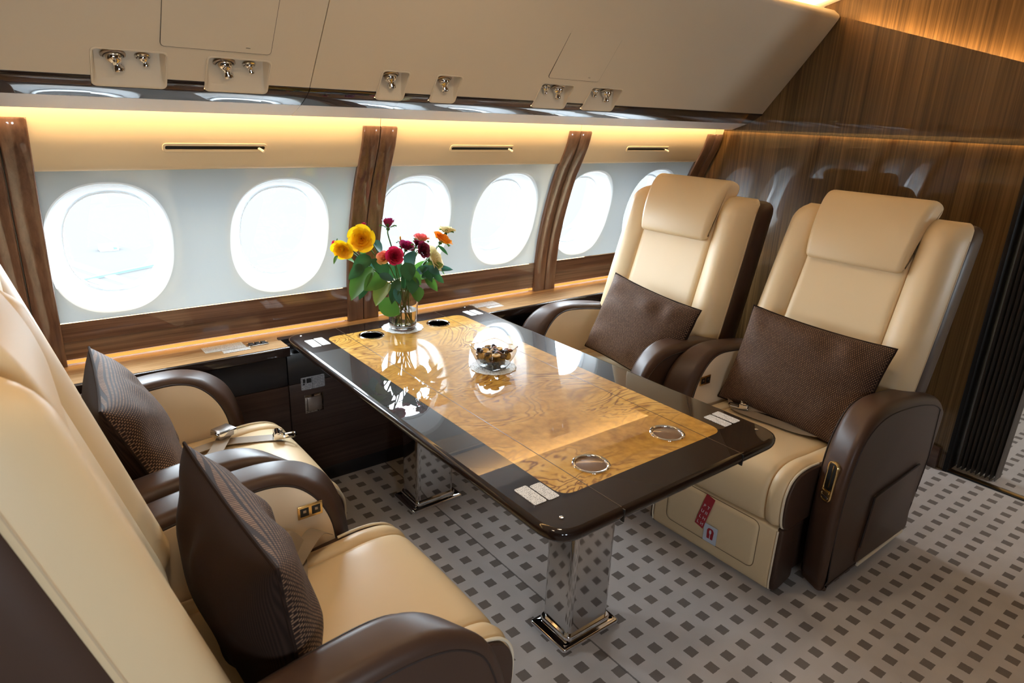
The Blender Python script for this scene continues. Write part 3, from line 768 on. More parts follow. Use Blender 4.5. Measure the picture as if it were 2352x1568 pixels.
def seat(X0, Y0, rz, cf, c8, sl, side, lab, outlet=False, control=False, hx=0.0):
    yb = 0.0
    """side: local y sign of the aisle"""
    R = empty('armchair', (X0, Y0, 0), rz, label=lab, cat='armchair', group='leather armchairs around the table')
    # --- seat cushion: a sheet rolled over the front edge
    prof = cr([(-.30, .452, 0), (-.12, .452, 0), (.06, .455, 0), (.20, .462, 0), (cf - .13, .470, 0), (cf - .065, .463, 0), (cf - .025, .440, 0), (cf - .004, .400, 0), (cf, .355, 0), (cf - .004, .31, 0), (cf - .016, .277, 0), (cf - .04, .262, 0)], 6)
    HW = .266
    ys = [-HW, -HW + .004, -HW + .014, -HW + .03, -.23]
    ys += [-.2105, -.2075, -.205, -.2025, -.1995, -.185, -.15, -.10, -.05]
    ys = ys + [0] + [-y for y in reversed(ys)]
    rows = []
    for y in ys:
        e = abs(y); o = 0
        if e > HW - .035: o -= .022 * (1 - sqrt(max(0, 1 - ((e - (HW - .035)) / .035) ** 2)))
        if e > .205: o += .006 * sin(min(1, (e - .205) / .03) * pi / 2)
        else: o += .004 * (1 - (e / .205) ** 2) + .003 * smoothstep((.205 - e) / .02)
        o -= .011 * math.exp(-((e - .205) / .0034) ** 2)
        row = []
        for i, p in enumerate(prof):
            a = prof[max(i - 1, 0)]; b = prof[min(i + 1, len(prof) - 1)]
            t = (b - a).normalized(); n = Vector((-t.y, t.x))
            if n.y < 0 and i < 20: n = -n
            n = Vector((-t.y, t.x))
            row.append(Vector((p.x + n.x * o, y, p.y + n.y * o)))
        row += [Vector((cf - .10, y, .262)), Vector((-.30, y, .30))]
        rows.append(row)
    MB().loft(rows, True, True).build('seat_cushion', CREAM, R, ang=70)
    # brown cheeks of the cushion
    def cheek(name, pts, y0, y1, mat, r=.004):
        for s in (-1, 1):
            a, b = sorted((s * y0, s * y1)); prism(pts, a, b, r, XZ, 3).build(name, mat, R)
    ck = [(p.x, p.y) for p in prof[18:]]
    ck = [(x - .007 if x > cf - .06 else x, z - .006) for x, z in ck] + [(cf - .10, .262), (.0, .262), (.0, .43)]
    cheek('cushion_side', ck, .258, .279, BROWN)
    for s in (-1, 1):
        MB().tube([(p.x - .002, s * .268, p.y - .001) for p in prof[20:]], .0042, 6).build('cushion_piping', PIPING, R)
    # --- footrest
    fo = roundpoly([(cf - .012, .262), (cf - .13, .262), (cf - .13, .03), (cf - .06, .012), (cf - .012, .012)], [.01, .01, .02, .02, .025], 5)
    prism(fo, -.262, .262, .012, XZ, 4).build('footrest', CREAM, R)
    fs = [(x - .006, z) for x, z in [(p.x, p.y) for p in fo]]
    for s in (-1, 1):
        a, b = sorted((s * .255, s * .279)); prism(fs, a, b, .006, XZ, 3).build('footrest_side', BROWN, R)
        MB().tube([(cf - .0135, s * .2625, .255), (cf - .0125, s * .2625, .2), (cf - .0125, s * .2625, .05), (cf - .018, s * .2625, .022), (cf - .04, s * .2625, .014)], .0035, 6).build('footrest_piping', PIPING, R)
    fp = rrect(-.196, .196, .066, .256, .03, 6)
    MB().loft([[Vector((cf + d, p.x, p.y)) for p in offs(fp, e)] for e, d in ((-.003, -.0135), (-.002, -.0125), (.0, -.0125), (.004, -.0085), (.010, -.0050), (.018, -.0038))]).build('footrest_panel', CREAM, R, ang=50)
    MB().tube([Vector((cf - .0118, p.x, p.y)) for p in fp] + [Vector((cf - .0118, fp[0].x, fp[0].y))], .0016, 5).build('panel_seam', SEAMD, R)
    # --- pedestal
    MB().box(-.26, cf - .14, -.25, .25, .012, .30, .01).build('pedestal', BROWN, R)
    # --- arms
    pts = [(-.46, .505), (-.44, .56), (-.36, .615), (-.22, .655), (-.06, .680), (.07, .688), (.16, .674), (.225, .640), (.272, .588), (.305, .50), (.322, .40), (.326, .28), (.318, .14), (.305, .055), (.28, .030), (.0, .030), (-.32, .030), (-.365, .12), (-.42, .30)]
    ol = [(p.x, p.y) for p in cr([(a, b, 0) for a, b in pts], 4, True)]
    AY0, AY1 = .283, .398; SKEW = .055
    def skew(u, v, y):
        e = (abs(y) - AY0) / (AY1 - AY0)
        k = smoothstep((u + .02) / .30)
        tap = 1 - .10 * smoothstep((.28 - v) / .25) * 0
        return (u - SKEW * (1 - e) * k, y, v)
    for s in (-1, 1):
        a, b = sorted((s * AY0, s * AY1))
        arm = prism(ol, a, b, .030, skew, 6).build('armrest', BROWN, R, ang=60)
        # inner cream panel
        q = offs([Vector(p) for p in ol], .040)
        q = [p for p in q if p.y > .36]
        q = [Vector((p.x, p.y)) for p in q]
        # order: keep the crest from back to front, close along the cushion
        q = [p for p in q if -.40 < p.x < .30]
        q.sort(key=lambda p: -p.x if p.y < 0 else 0)
        crest = [Vector((x, z)) for x, z in ((-.40, .42), (-.40, .562), (-.30, .610), (-.18, .638), (-.04, .660), (.07, .667), (.15, .654), (.207, .622), (.250, .572), (.277, .505), (.288, .42))]
        crest = [Vector((p.x, p.y)) for p in cr([(p.x, p.y, 0) for p in crest], 4)]
        a, b = sorted((s * (AY0 - .006), s * (AY0 + .02)))
        pn = prism(crest, a, b, .004, lambda u, v, y: (u - SKEW * smoothstep((u + .02) / .30) * .95, y, v), 3).build('arm_panel', CREAM_IN, arm, ang=60)
        MB().tube([(p.x - SKEW * smoothstep((p.x + .02) / .30) * .95, s * (AY0 - .003), p.y + .001) for p in crest[5:]], .0030, 6).build('panel_piping', THREAD, arm)
        # outer seam
        so = offs([Vector(p) for p in ol], .034)
        crl = [p for p in so if p.y > .05 and not (p.x < -.40)]
        crl = sorted(crl, key=lambda p: math.atan2(p.y - .2, p.x))
        MB().tube([Vector(skew(p.x, p.y, s * (AY1 + .0003))) for p in crl], .0022, 5).build('arm_seam', THREAD, arm)
        if s == side and outlet:
            # literature pocket on the aisle side
            pk = roundpoly([(.095, .07), (.055, .335), (-.30, .355), (-.335, .06)], [.022, .014, .014, .022], 4)
            pkm = MB().loft([[Vector(skew(p.x, p.y, s * (AY1 + d))) for p in offs(pk, e)] for e, d in ((0, -.006), (0, .003), (.002, .0055), (.006, .0068))]).build('pocket', BROWN, arm, ang=40)
            MB().tube([Vector(skew(x, z, s * (AY1 + .007))) for x, z in ((.085, .14), (.055, .333), (.02, .338), (-.30, .356))], .0035, 6).build('pocket_welt', THREAD, arm)
            MB().box(-.30, .07, min(s * AY1, s * (AY1 + .009)), max(s * AY1, s * (AY1 + .009)), .052, .066, .002).build('pocket_strip', PIPING, arm)
        if control and s == side:
            # chrome seat lever plate on the front face of the aisle arm
            nrm = Vector((1, -s * SKEW / (AY1 - AY0) , .12)).normalized()
            zc, yc = .445, s * (AY0 + .058)
            base = Vector((skew(.316, zc, yc)[0], yc, zc))
            up = (Vector((-.12, 0, 1)) - nrm * nrm.dot(Vector((-.12, 0, 1)))).normalized(); rt = up.cross(nrm)
            M = Matrix((rt, up, nrm)).transposed().to_4x4(); M.translation = base
            o1 = rrect(-.024, .024, -.072, .072, .022, 8)
            MB().loft([[M @ Vector((p.x, p.y, d)) for p in offs(o1, e)] for e, d in ((0, -.006), (0, .003), (.002, .0055), (.0045, .0055), (.006, .003))]).build('lever_plate', GOLD, arm, ang=40)
            o2 = rrect(-.0165, .0165, -.03, .065, .014, 6)
            pl = MB().loft([[M @ Vector((p.x, p.y, d)) for p in o2] for d in (.001, .0042)]).build('lever_recess', BLACK, arm)
            MB().box(-.0012, .0012, -.02, .06, .004, .006, M=M @ Matrix.Translation((.004, 0, 0))).build('lever_guide', GOLD, pl)
            MB().box(-.017, .017, -.042, -.033, .002, .010, .002, M=M).build('lever', GOLD, pl)
            MB().box(-.015, .015, -.060, -.050, .002, .008, .002, M=M).build('button', CHROME_DK, pl)
        if outlet and s == -side:
            yy = s * (AY0 - .0065)
            xo = .165
            po = MB().box(xo - .033, xo + .033, min(yy, yy - s * .004), max(yy, yy - s * .004), .552, .590, .0012).build('outlet_plate', GOLD, arm)
            for q_ in (-.0155, .0155):
                MB().box(xo + q_ - .0115, xo + q_ + .0115, min(yy - s * .003, yy - s * .0052), max(yy - s * .003, yy - s * .0052), .559, .583, .0008).build('socket', BLACK, po)
                MB().box(xo + q_ - .004, xo + q_ + .004, min(yy - s * .005, yy - s * .0062), max(yy - s * .005, yy - s * .0062), .569, .577, .0005).build('socket_pin', STEEL, po)
    # --- backrest
    def cx_(z): return c8 - sl * (z - .8) - .10 * max(0, z - 1.05) ** 2
    half = [(0, -.034), (.06, -.034), (.12, -.033), (.17, -.030), (.190, -.030), (.1985, -.036), (.202, -.050), (.2055, -.037), (.213, -.028), (.23, -.015), (.255, -.004), (.28, 0), (.30, -.004), (.318, -.016), (.333, -.038), (.343, -.066), (.348, -.095), (.349, -.108)]
    sec = [(-y, d) for y, d in reversed(half[1:])] + half + [(.335, -.125), (.0, -.128), (-.335, -.125)]
    rings = []
    def ring(z, pull, wsc):
        out = []
        for y, d in sec:
            dd = max(d - pull, -.126) if d > -.12 else d
            out.append(Vector((cx_(z) + dd, y * wsc + yb, z)))
        return out
    for a in [80, 55, 30, 10]:
        t = radians(a); rings.append(ring(.615 - .055 * sin(t), .055 * (1 - cos(t)), 1 - .09 * (1 - cos(t))))
    for i in range(13): rings.append(ring(.62 + (1.185 - .62) * i / 12, 0, 1 - .03 * (i / 12) ** 2))
    for a in [10, 25, 40, 55, 70, 82]:
        t = radians(a); rings.append(ring(1.185 + .065 * sin(t), .075 * (1 - cos(t)), .97 - .10 * (1 - cos(t))))
    back = MB().loft(rings).build('backrest', CREAM, R, ang=80)
    # stitching along the cream edge
    for s in (-1, 1):
        MB().tube([(cx_(z) - .100, s * (.349 * (1 - .03 * ((z - .62) / .565) ** 2)) + yb, z) for z in zs(.60, 1.19, 14)], .0022, 6).build('back_piping', pr('back_welt', (.62, .46, .29), .5) if 'back_welt' not in bpy.data.materials else bpy.data.materials['back_welt'], back)
    # shell
    sh = [(0, -.10), (.30, -.10), (.340, -.104), (.3505, -.114), (.3515, -.16), (.350, -.21), (.341, -.255), (.318, -.285), (.26, -.300), (.14, -.306), (0, -.308)]
    shs = sh + [(-y, d) for y, d in reversed(sh[1:-1])]
    rings = []
    def sring(z, k, w): return [Vector((cx_(max(z, .5)) + (-.20 + (d + .20) * k), y * w + yb, z)) for y, d in shs]
    for z, k, w in ((.33, .75, .90), (.345, .9, .94), (.37, .98, .965), (.42, 1, .98), (.5, 1, .99)): rings.append(sring(z, k, w))
    for i in range(11): rings.append(sring(.55 + (1.18 - .55) * i / 10, 1, 1 - .03 * (i / 10) ** 2))
    for a in (25, 45, 65, 82): t = radians(a); rings.append(sring(1.18 + .052 * sin(t), .4 + .6 * cos(t), .97 - .10 * (1 - cos(t))))
    MB().loft(rings).build('back_shell', BROWN, R, ang=80)
    # headrest: wedge hooked over the top of the back
    hp = [(.010, 1.062), (.020, 1.085), (.028, 1.13), (.030, 1.19), (.022, 1.25), (.006, 1.295), (-.022, 1.318), (-.07, 1.315), (-.115, 1.295), (-.125, 1.255), (-.10, 1.215), (-.065, 1.18), (-.040, 1.15), (-.03, 1.075), (-.010, 1.055)]
    hp = [(p.x, p.y) for p in cr([(cx_(z) + d + hx, z, 0) for d, z in hp], 4, True)]
    def hw_(u, v, y): return (u - .010 * (y / .2) ** 2, y * (1 + .10 * (v - 1.06) / .25) + yb, v)
    prism(hp, -.193, .193, .024, hw_, 6).build('headrest', CREAM, R, ang=70)
    return R, cx_

RA = pi
TILT = {}
sA, cA = seat(2.36, 1.205, RA, .43, -.185, .38, 1, 'cream and brown leather armchair beside the aisle with a red pull tab under its seat', outlet=True, control=True)
sB, cB = seat(2.23, 2.005, RA, .33, -.225, .30, 1, 'cream and brown leather armchair between the windows and the aisle armchair, back to the bulkhead')
sC, cC = seat(.37, 1.205, 0, .42, -.222, .30, -1, 'cream and brown leather armchair closest to the camera, facing the wood bulkhead', outlet=True, hx=-.03)
sD, cD = seat(.33, 2.010, 0, .415, -.225, .30, -1, 'cream leather armchair beside the windows with an unfastened belt buckle on its cushion', hx=-.03)

# pull tab and life vest placard on the footrest of the aisle armchair
def text_mesh(name, s, size, mat, parent, M):
    cu = bpy.data.curves.new(name, 'FONT'); cu.body = s; cu.size = size; cu.align_x = 'CENTER'; cu.align_y = 'CENTER'; cu.extrude = .0002
    t = bpy.data.objects.new(name, cu); C.objects.link(t)
    dg = bpy.context.evaluated_depsgraph_get(); me = bpy.data.meshes.new_from_object(t.evaluated_get(dg))
    bpy.data.objects.remove(t)
    me.transform(M); me.materials.clear(); me.materials.append(mat)
    o = bpy.data.objects.new(name, me); link(o, parent); return o
fxl = .43
def facing(yl, z, x, roll=0):
    """matrix of a card on the local +x face, text upright; u to the viewer's right"""
    M = Matrix((Vector((0, 1, 0)), Vector((0, 0, 1)), Vector((1, 0, 0)))).transposed().to_4x4()
    M.translation = Vector((x, yl, z)); return M @ Matrix.Rotation(roll, 4, 'Z')
Mt = facing(-.018, .190, fxl - .0005, radians(-14))
tabo = MB().box(-.0195, .0195, -.072, .072, 0, .0012, M=Mt).build('pull_tab', RED, sA, smooth=False)
for col, wrd in ((-.0085, 'PULL'), (.0085, 'ТЯНИ')):
    for i, ch in enumerate(wrd):
        text_mesh('lettering', ch, .0185, WHITE, tabo, Mt @ Matrix.Translation((col, .022 - i * .0262, .0016)))
Mp = facing(.018, .110, fxl - .001, 0)
pla = MB().loft([[Mp @ Vector((p.x, p.y, d)) for p in rrect(-.029, .029, -.036, .036, .003)] for d in (0, .0012)]).build('life_vest_placard', pr('placard_white', (.62, .66, .76), .4), sA, smooth=False)
ves = roundpoly([(-.013, -.022), (-.015, .012), (-.009, .022), (.009, .022), (.015, .012), (.013, -.022), (.002, -.022), (.0016, .0), (-.0016, .0), (-.002, -.022)], [.003, .008, .008, .008, .008, .003, .001, .001, .001, .001], 4)
MB().loft([[Mp @ Vector((p.x, p.y + .002, d)) for p in ves] for d in (.0008, .0016)]).build('pictogram', RED, pla, smooth=False)
MB().loft([[Mp @ Vector((.006 * cos(a) * .8, .009 + .009 * sin(a), d)) for a in [2 * pi * k / 20 for k in range(20)]] for d in (.0012, .0020)]).build('pictogram', bpy.data.materials['placard_white'], pla, smooth=False)

# ------------------------------------------------------------------ pillows
def pillow(name, loc, rz, lean, roll, w, h, t, lab, seed):
    r = empty(name, loc, 0, label=lab, cat='pillow', group='woven brown scatter pillows on the armchairs')
    # local frame: x along the width, y up the height, z out of the front
    M = Matrix.Rotation(rz, 4, 'Z') @ Matrix.Rotation(pi / 2 - lean, 4, 'X') @ Matrix.Rotation(roll, 4, 'Z')
    r.rotation_euler = M.to_euler()
    g = random.Random(seed); nu, nv = 44, 32
    ph = [g.uniform(0, 6.28) for _ in range(8)]
    def outline(u, v):
        sx = 1 - .075 * (1 - abs(v) ** 2.2) * .75; sy = 1 - .085 * (1 - abs(u) ** 2.2) * .75
        return u * w / 2 * (sx if True else 1), v * h / 2 * sy
    for sgn, nm, mat in ((1, 'front_cover', WEAVE), (-1, 'back_cover', DARKBACK)):
        V = []; F = []
        for j in range(nv + 1):
            for i in range(nu + 1):
                u, v = -1 + 2 * i / nu, -1 + 2 * j / nv
                u = math.copysign(1 - (1 - abs(u)) ** 1.35, u); v = math.copysign(1 - (1 - abs(v)) ** 1.35, v)
                x, y = outline(u, v)
                b = max(0, (1 - abs(u) ** 2.6)) ** .52 * max(0, (1 - abs(v) ** 2.6)) ** .52
                ed = (1 - abs(v)) * 4 if abs(v) > abs(u) * .8 else (1 - abs(u)) * 4
                wr = .012 * sin(u * 9 + ph[0] + 2 * v + 1.2 * sin(u * 4 + ph[6])) * sin(v * 3 + ph[1]) * math.exp(-((abs(v) - .70) / .20) ** 2) * b
                wr += .009 * sin(v * 8 + ph[2]) * math.exp(-((abs(u) - .75) / .2) ** 2) * b
                wr += .004 * sin(u * 3.3 + v * 4.1 + ph[3]) * b
                V.append((x, y, sgn * (t / 2 * b) + wr))
        for j in range(nv):
            for i in range(nu):
                a = j * (nu + 1) + i; F.append((a, a + 1, a + nu + 2, a + nu + 1))
        mk(nm, V, F, mat, r)
    pip = []
    for u, v in [(-1 + 2 * i / 20, -1) for i in range(20)] + [(1, -1 + 2 * i / 20) for i in range(20)] + [(1 - 2 * i / 20, 1) for i in range(20)] + [(-1, 1 - 2 * i / 20) for i in range(21)]:
        x, y = outline(u, v); pip.append((x, y, 0))
    MB().tube(pip, .0038, 6).build('seam', DARKBACK, r)
    return r
pillow('pillow', (2.365, 1.182, .658), -pi / 2, radians(20), radians(-2), .575, .405, .175, 'brown woven pillow standing on the aisle armchair that has the red tab', 1)
pillow('pillow', (2.268, 1.915, .655), -pi / 2 - .06, radians(20), radians(-5), .55, .385, .175, 'brown woven pillow standing on the window armchair in front of the bulkhead', 2)
pillow('pillow', (.290, 1.185, .655), pi / 2 + .03, radians(7), radians(0), .53, .41, .185, 'brown woven pillow on the closest armchair, seen from its dark ribbed back', 3)
pillow('pillow', (.235, 2.008, .655), pi / 2 - .08, radians(22), radians(0), .53, .41, .175, 'brown woven pillow beside the windows, behind the belt buckle', 4)

# ------------------------------------------------------------------ seat belts (each belt is fixed to its armchair)
def to_local(R, pts):
    M = Matrix.Translation(R.location) @ Matrix.Rotation(R.rotation_euler.z, 4, 'Z'); Mi = M.inverted()
    return [Mi @ Vector(p) for p in pts]
def belt(R, world_pts, hw, n=6, name='belt'):
    p = cr(world_pts, n); p = to_local(R, p)
    rz = R.rotation_euler.z
    hw_l = [Matrix.Rotation(-rz, 3, 'Z') @ Vector(h) for h in hw]
    ws = []
    for i in range(len(p)):
        t = i / (len(p) - 1) * (len(hw_l) - 1); k = min(int(t), len(hw_l) - 2); f = t - k
        ws.append(hw_l[k] * (1 - f) + hw_l[k + 1] * f)
    return MB().ribbon(p, ws, th=.002).build(name, WEB, R, ang=60)
def buckle(R, wp, rz, sc=1.0, kind='tongue'):
    p = to_local(R, [wp])[0]; M = Matrix.Translation(p) @ Matrix.Rotation(rz - R.rotation_euler.z, 4, 'Z') @ Matrix.Scale(sc, 4)
    if kind == 'box':
        b = MB().box(-.034, .034, -.026, .026, 0, .024, .003, M=M).build('belt_buckle', CHROME, R)
        MB().box(-.031, .029, -.0235, .0235, .0235, .0265, .0015, M=M).build('buckle_lid', STEEL, b)
        MB().box(-.0355, -.033, -.022, .022, .004, .018, .001, M=M).build('buckle_slot', CHROME_DK, b)
    else:
        mb = MB().box(-.022, .018, -.021, .021, .002, .008, .0015, M=M)
        mb.box(-.020, .012, -.022, -.0185, .004, .024, .002, M=M); mb.box(-.020, .012, .0185, .022, .004, .024, .002, M=M)
        b = mb.build('belt_tongue', CHROME, R)
        MB().tube([M @ Vector((-.008, y, .019)) for y in (-.021, .021)], .009 * sc, 14).build('tongue_roller', CHROME, b)
        MB().tube([M @ Vector(v) for v in ((.018, -.016, .005), (.045, -.017, .006), (.053, -.010, .006), (.053, .010, .006), (.045, .017, .006), (.018, .016, .005))], .0032 * sc, 8).build('tongue_loop', CHROME_DK, b)
# aisle armchair by the bulkhead
belt(sA, [(2.34, 1.462, .502), (2.275, 1.40, .482), (2.25, 1.34, .482), (2.262, 1.20, .481), (2.28, 1.09, .481), (2.315, 1.02, .492), (2.365, .985, .512), (2.40, .968, .505), (2.385, .955, .482)], [(.02, .012, 0), (.020, .010, .004), (.0215, .004, .004), (.0215, .004, .004), (.017, .010, .011), (.010, .012, .017), (.012, .012, .016)])
belt(sA, [(2.27, 1.34, .492), (2.31, 1.25, .497), (2.33, 1.17, .492), (2.325, 1.08, .488)], [(.02, .006, .006), (.015, .008, .012), (.018, .006, .008)])
buckle(sA, (2.262, 1.335, .486), 2.0)
# window armchair opposite
belt(sD, [(.30, 2.12, .482), (.40, 2.15, .480), (.50, 2.17, .478), (.60, 2.13, .480), (.655, 2.105, .481)], [(0, .023, .0), (.004, .023, .0), (.004, .023, 0), (.006, .022, 0)])
belt(sD, [(.31, 1.93, .480), (.40, 2.01, .484), (.475, 2.12, .488), (.52, 2.20, .490)], [(-.013, .02, 0), (-.016, .017, 0), (-.020, .010, 0)])
buckle(sD, (.515, 2.195, .492), .35, kind='box')
buckle(sD, (.668, 2.09, .483), -.25)
# closest armchair
belt(sC, [(.41, 1.462, .52), (.445, 1.447, .548), (.475, 1.43, .520), (.47, 1.40, .488), (.45, 1.345, .482), (.43, 1.29, .482)], [(.022, .008, 0), (.022, .012, 0), (.022, .006, .0), (.022, .004, 0)])
belt(sC, [(.46, 1.40, .492), (.50, 1.425, .515), (.535, 1.45, .522), (.565, 1.462, .502)], [(.012, -.02, 0), (.012, -.021, 0), (.012, -.021, 0)])
bb = to_local(sC, [(.428, 1.285, .484)])[0]
MB().box(-.024, .024, -.012, .006, 0, .008, .0015, M=Matrix.Translation(bb)).build('belt_clip', CHROME, sC)
belt(sC, [(.30, .965, .478), (.36, .972, .492), (.41, .968, .497), (.45, .955, .482)], [(.004, .022, 0), (.002, .022, 0), (-.004, .022, 0)])

# ------------------------------------------------------------------ vase, doilies, roses
def doily(x, y, r, lab, seed):
    g = random.Random(seed); n = 120
    pts = [Vector((r * (1 + .045 * abs(sin(k / n * 2 * pi * 8))) * cos(2 * pi * k / n), r * (1 + .045 * abs(sin(k / n * 2 * pi * 8))) * sin(2 * pi * k / n))) for k in range(n)]
    rings = [[Vector((p.x * s, p.y * s, .0006 + (.0022 * abs(sin(k / n * 2 * pi * 4 + seed)) * max(0, s - .6) if True else 0))) for k, p in enumerate(pts)] for s in (.03, .3, .6, .8, .92, 1)]
    o = MB().loft(rings, True, False).build('doily', LACE, ang=0, loc=(x, y, TZ + .0005)); o.data.materials
    sd = o.modifiers.new('thick', 'SOLIDIFY'); sd.thickness = .0006
    return tag(o, label=lab, cat='doily', group='lace doilies on the table')
doily(1.322, 2.405, .085, 'white lace doily under the vase of roses', 1)
doily(1.372, 1.823, .083, 'white lace doily under the glass bowl of nuts', 2)
VX, VY, VZ = 1.318, 2.394, TZ + .002
vr = empty('vase', (VX, VY, VZ), label='clear glass vase holding the roses on a lace doily', cat='vase')
VH = .182
outp = [(.001, 0), (.046, 0), (.053, .004), (.0565, .014), (.059, .04), (.0625, .09), (.067, .14), (.071, VH - .003), (.0705, VH)]
inp = [(.068, VH), (.0675, VH - .004), (.064, .14), (.0595, .09), (.056, .04), (.053, .022), (.040, .014), (.001, .013)]
MB().lathe(outp + inp, 48).build('vase_body', GLASS, vr, ang=60)
MB().lathe([(.001, .0135), (.0398, .0145), (.0526, .0225), (.0556, .04), (.0586, .082), (.0580, .084), (.001, .083)], 48).build('water', WATER, vr, ang=60)

def petal(mb, ang, dphi, Rl, h, z0, curl, spiral, g, open_=0.):
    """one petal wrapped about the axis"""
    nu, nv = 8, 7; V = []
    wob = g.uniform(0, 6.28)
    for j in range(nv + 1):
        t = j / nv
        for i in range(nu + 1):
            u = -1 + 2 * i / nu
            wid = (sin(pi * min(1, .10 + .62 * t)) ** .6)
            top = 1 - .22 * abs(u) ** 2.4 * t
            r = Rl * (sin(t * pi / 2) ** .75) * (1 + spiral * u) + Rl * curl * max(0, t - .62) ** 1.6 * 2.2 * (1 - .4 * u * u) + open_ * h * t * t
            z = z0 + h * (t ** 1.05) * top - h * curl * max(0, t - .80) * 1.3 - open_ * h * .35 * t * t + .035 * h * sin(5 * u + wob) * t * t
            a = ang + dphi * u * wid
            V.append(Vector((r * cos(a), r * sin(a), z)))
    F = []
    for j in range(nv):
        for i in range(nu):
            a = j * (nu + 1) + i; F.append((a, a + 1, a + nu + 2, a + nu + 1))
    mb.add(V, F)

def leaf_mesh(mb, M, L, W, fold=.25, droop=.3):
    n = 7; V = []; 
    for i in range(n + 1):
        t = i / n; w = W * (sin(pi * t ** .85) ** .75) * (1 if 0 < i < n else 0.02)
        z = -droop * L * t * t
        V += [M @ Vector((t * L, -w, z + fold * w)), M @ Vector((t * L, -w * .5, z + fold * w * .4)), M @ Vector((t * L, 0, z)), M @ Vector((t * L, w * .5, z + fold * w * .4)), M @ Vector((t * L, w, z + fold * w))]
    F = [(i * 5 + k, i * 5 + k + 1, i * 5 + k + 6, i * 5 + k + 5) for i in range(n) for k in range(4)]
    mb.add(V, F)

CAMV = Vector((0, 0, CAM_H))
# lens: measured yaw, pitch and roll
YAW, PIT, ROLL, FPX = .674165366, .326974487, -.0405157371, 1530.53211
def cam_axes():
    cy, sy, cp, sp = cos(YAW), sin(YAW), cos(PIT), sin(PIT)
    f = Vector((sy * cp, cy * cp, -sp)); r = Vector((cy, -sy, 0)); d = f.cross(r)
    c2, s2 = cos(ROLL), sin(ROLL)
    return r * c2 + d * s2, -r * s2 + d * c2, f
PC = {'yellow': ((.95, .66, .008), (.92, .50, .006)), 'crimson': ((.50, .008, .060), (.42, .006, .04)), 'magenta': ((.36, .012, .10), (.28, .01, .06)), 'dark': ((.17, .006, .035), (.12, .004, .02)),
      'pink': ((.80, .15, .16), (.85, .42, .20)), 'peach': ((.82, .20, .13), (.90, .52, .20)), 'orange': ((.88, .27, .015), (.90, .42, .03)), 'cream': ((.85, .80, .52), (.80, .68, .34)), 'bud': ((.80, .48, .10), (.65, .42, .10))}
PM = {k: petal_mat('petals_' + k, *v) for k, v in PC.items()}
# x, y, z of the bloom, radius, colour, direction it faces, openness, label
ROSES = [
 (1.124, 2.360, 1.089, 0.050, 'yellow', (-.5, -.8, .15), 1.0, 'large yellow rose tipped outwards beside the window post'),
 (1.053, 2.380, 1.049, 0.040, 'yellow', (-.6, -.7, -.35), 1.0, 'smaller yellow rose drooping at the window end of the bouquet'),
 (1.048, 2.430, 1.063, 0.024, 'crimson', (-.9, .1, .3), .7, 'crimson rose half hidden behind the drooping yellow rose'),
 (1.176, 2.440, 1.120, 0.026, 'crimson', (-.2, .2, .9), .6, 'crimson rose peeking above the large yellow rose'),
 (1.271, 2.420, 1.127, 0.039, 'magenta', (.15, .25, .95), .8, 'tall magenta rose on a bare stem above the others'),
 (1.338, 2.440, 1.050, 0.022, 'bud', (-.1, 0, 1), .35, 'small apricot rosebud behind the magenta blooms'),
 (1.346, 2.400, 1.034, 0.038, 'magenta', (.1, -.4, .8), .9, 'plum rose in the middle of the bouquet'),
 (1.233, 2.300, 1.023, 0.034, 'crimson', (-.2, -.9, .3), 1.0, 'deep crimson rose facing out at the bouquet front'),
 (1.200, 2.330, 1.012, 0.031, 'peach', (-.6, -.5, .5), .9, 'peach pink rose beside the deep crimson rose'),
 (1.428, 2.420, 1.059, 0.038, 'pink', (.1, -.2, 1), .9, 'salmon pink rose standing behind the dark red roses'),
 (1.376, 2.320, 1.031, 0.034, 'dark', (.3, -.8, .3), 1.0, 'dark wine red rose in front of the salmon rose'),
 (1.362, 2.350, 1.051, 0.025, 'dark', (.0, -.5, .7), .7, 'small wine red rosebud beside the dark rose'),
 (1.506, 2.380, 1.056, 0.044, 'orange', (.35, -.35, .8), 1.0, 'orange rose leaning out towards the window armchair'),
 (1.561, 2.440, 1.081, 0.038, 'cream', (.3, .2, .9), 1.0, 'ivory rose behind the orange rose'),
 (1.453, 2.360, 0.983, 0.049, 'cream', (.5, -.6, .4), 1.1, 'large ivory rose low at the armchair end of the bouquet'),
]
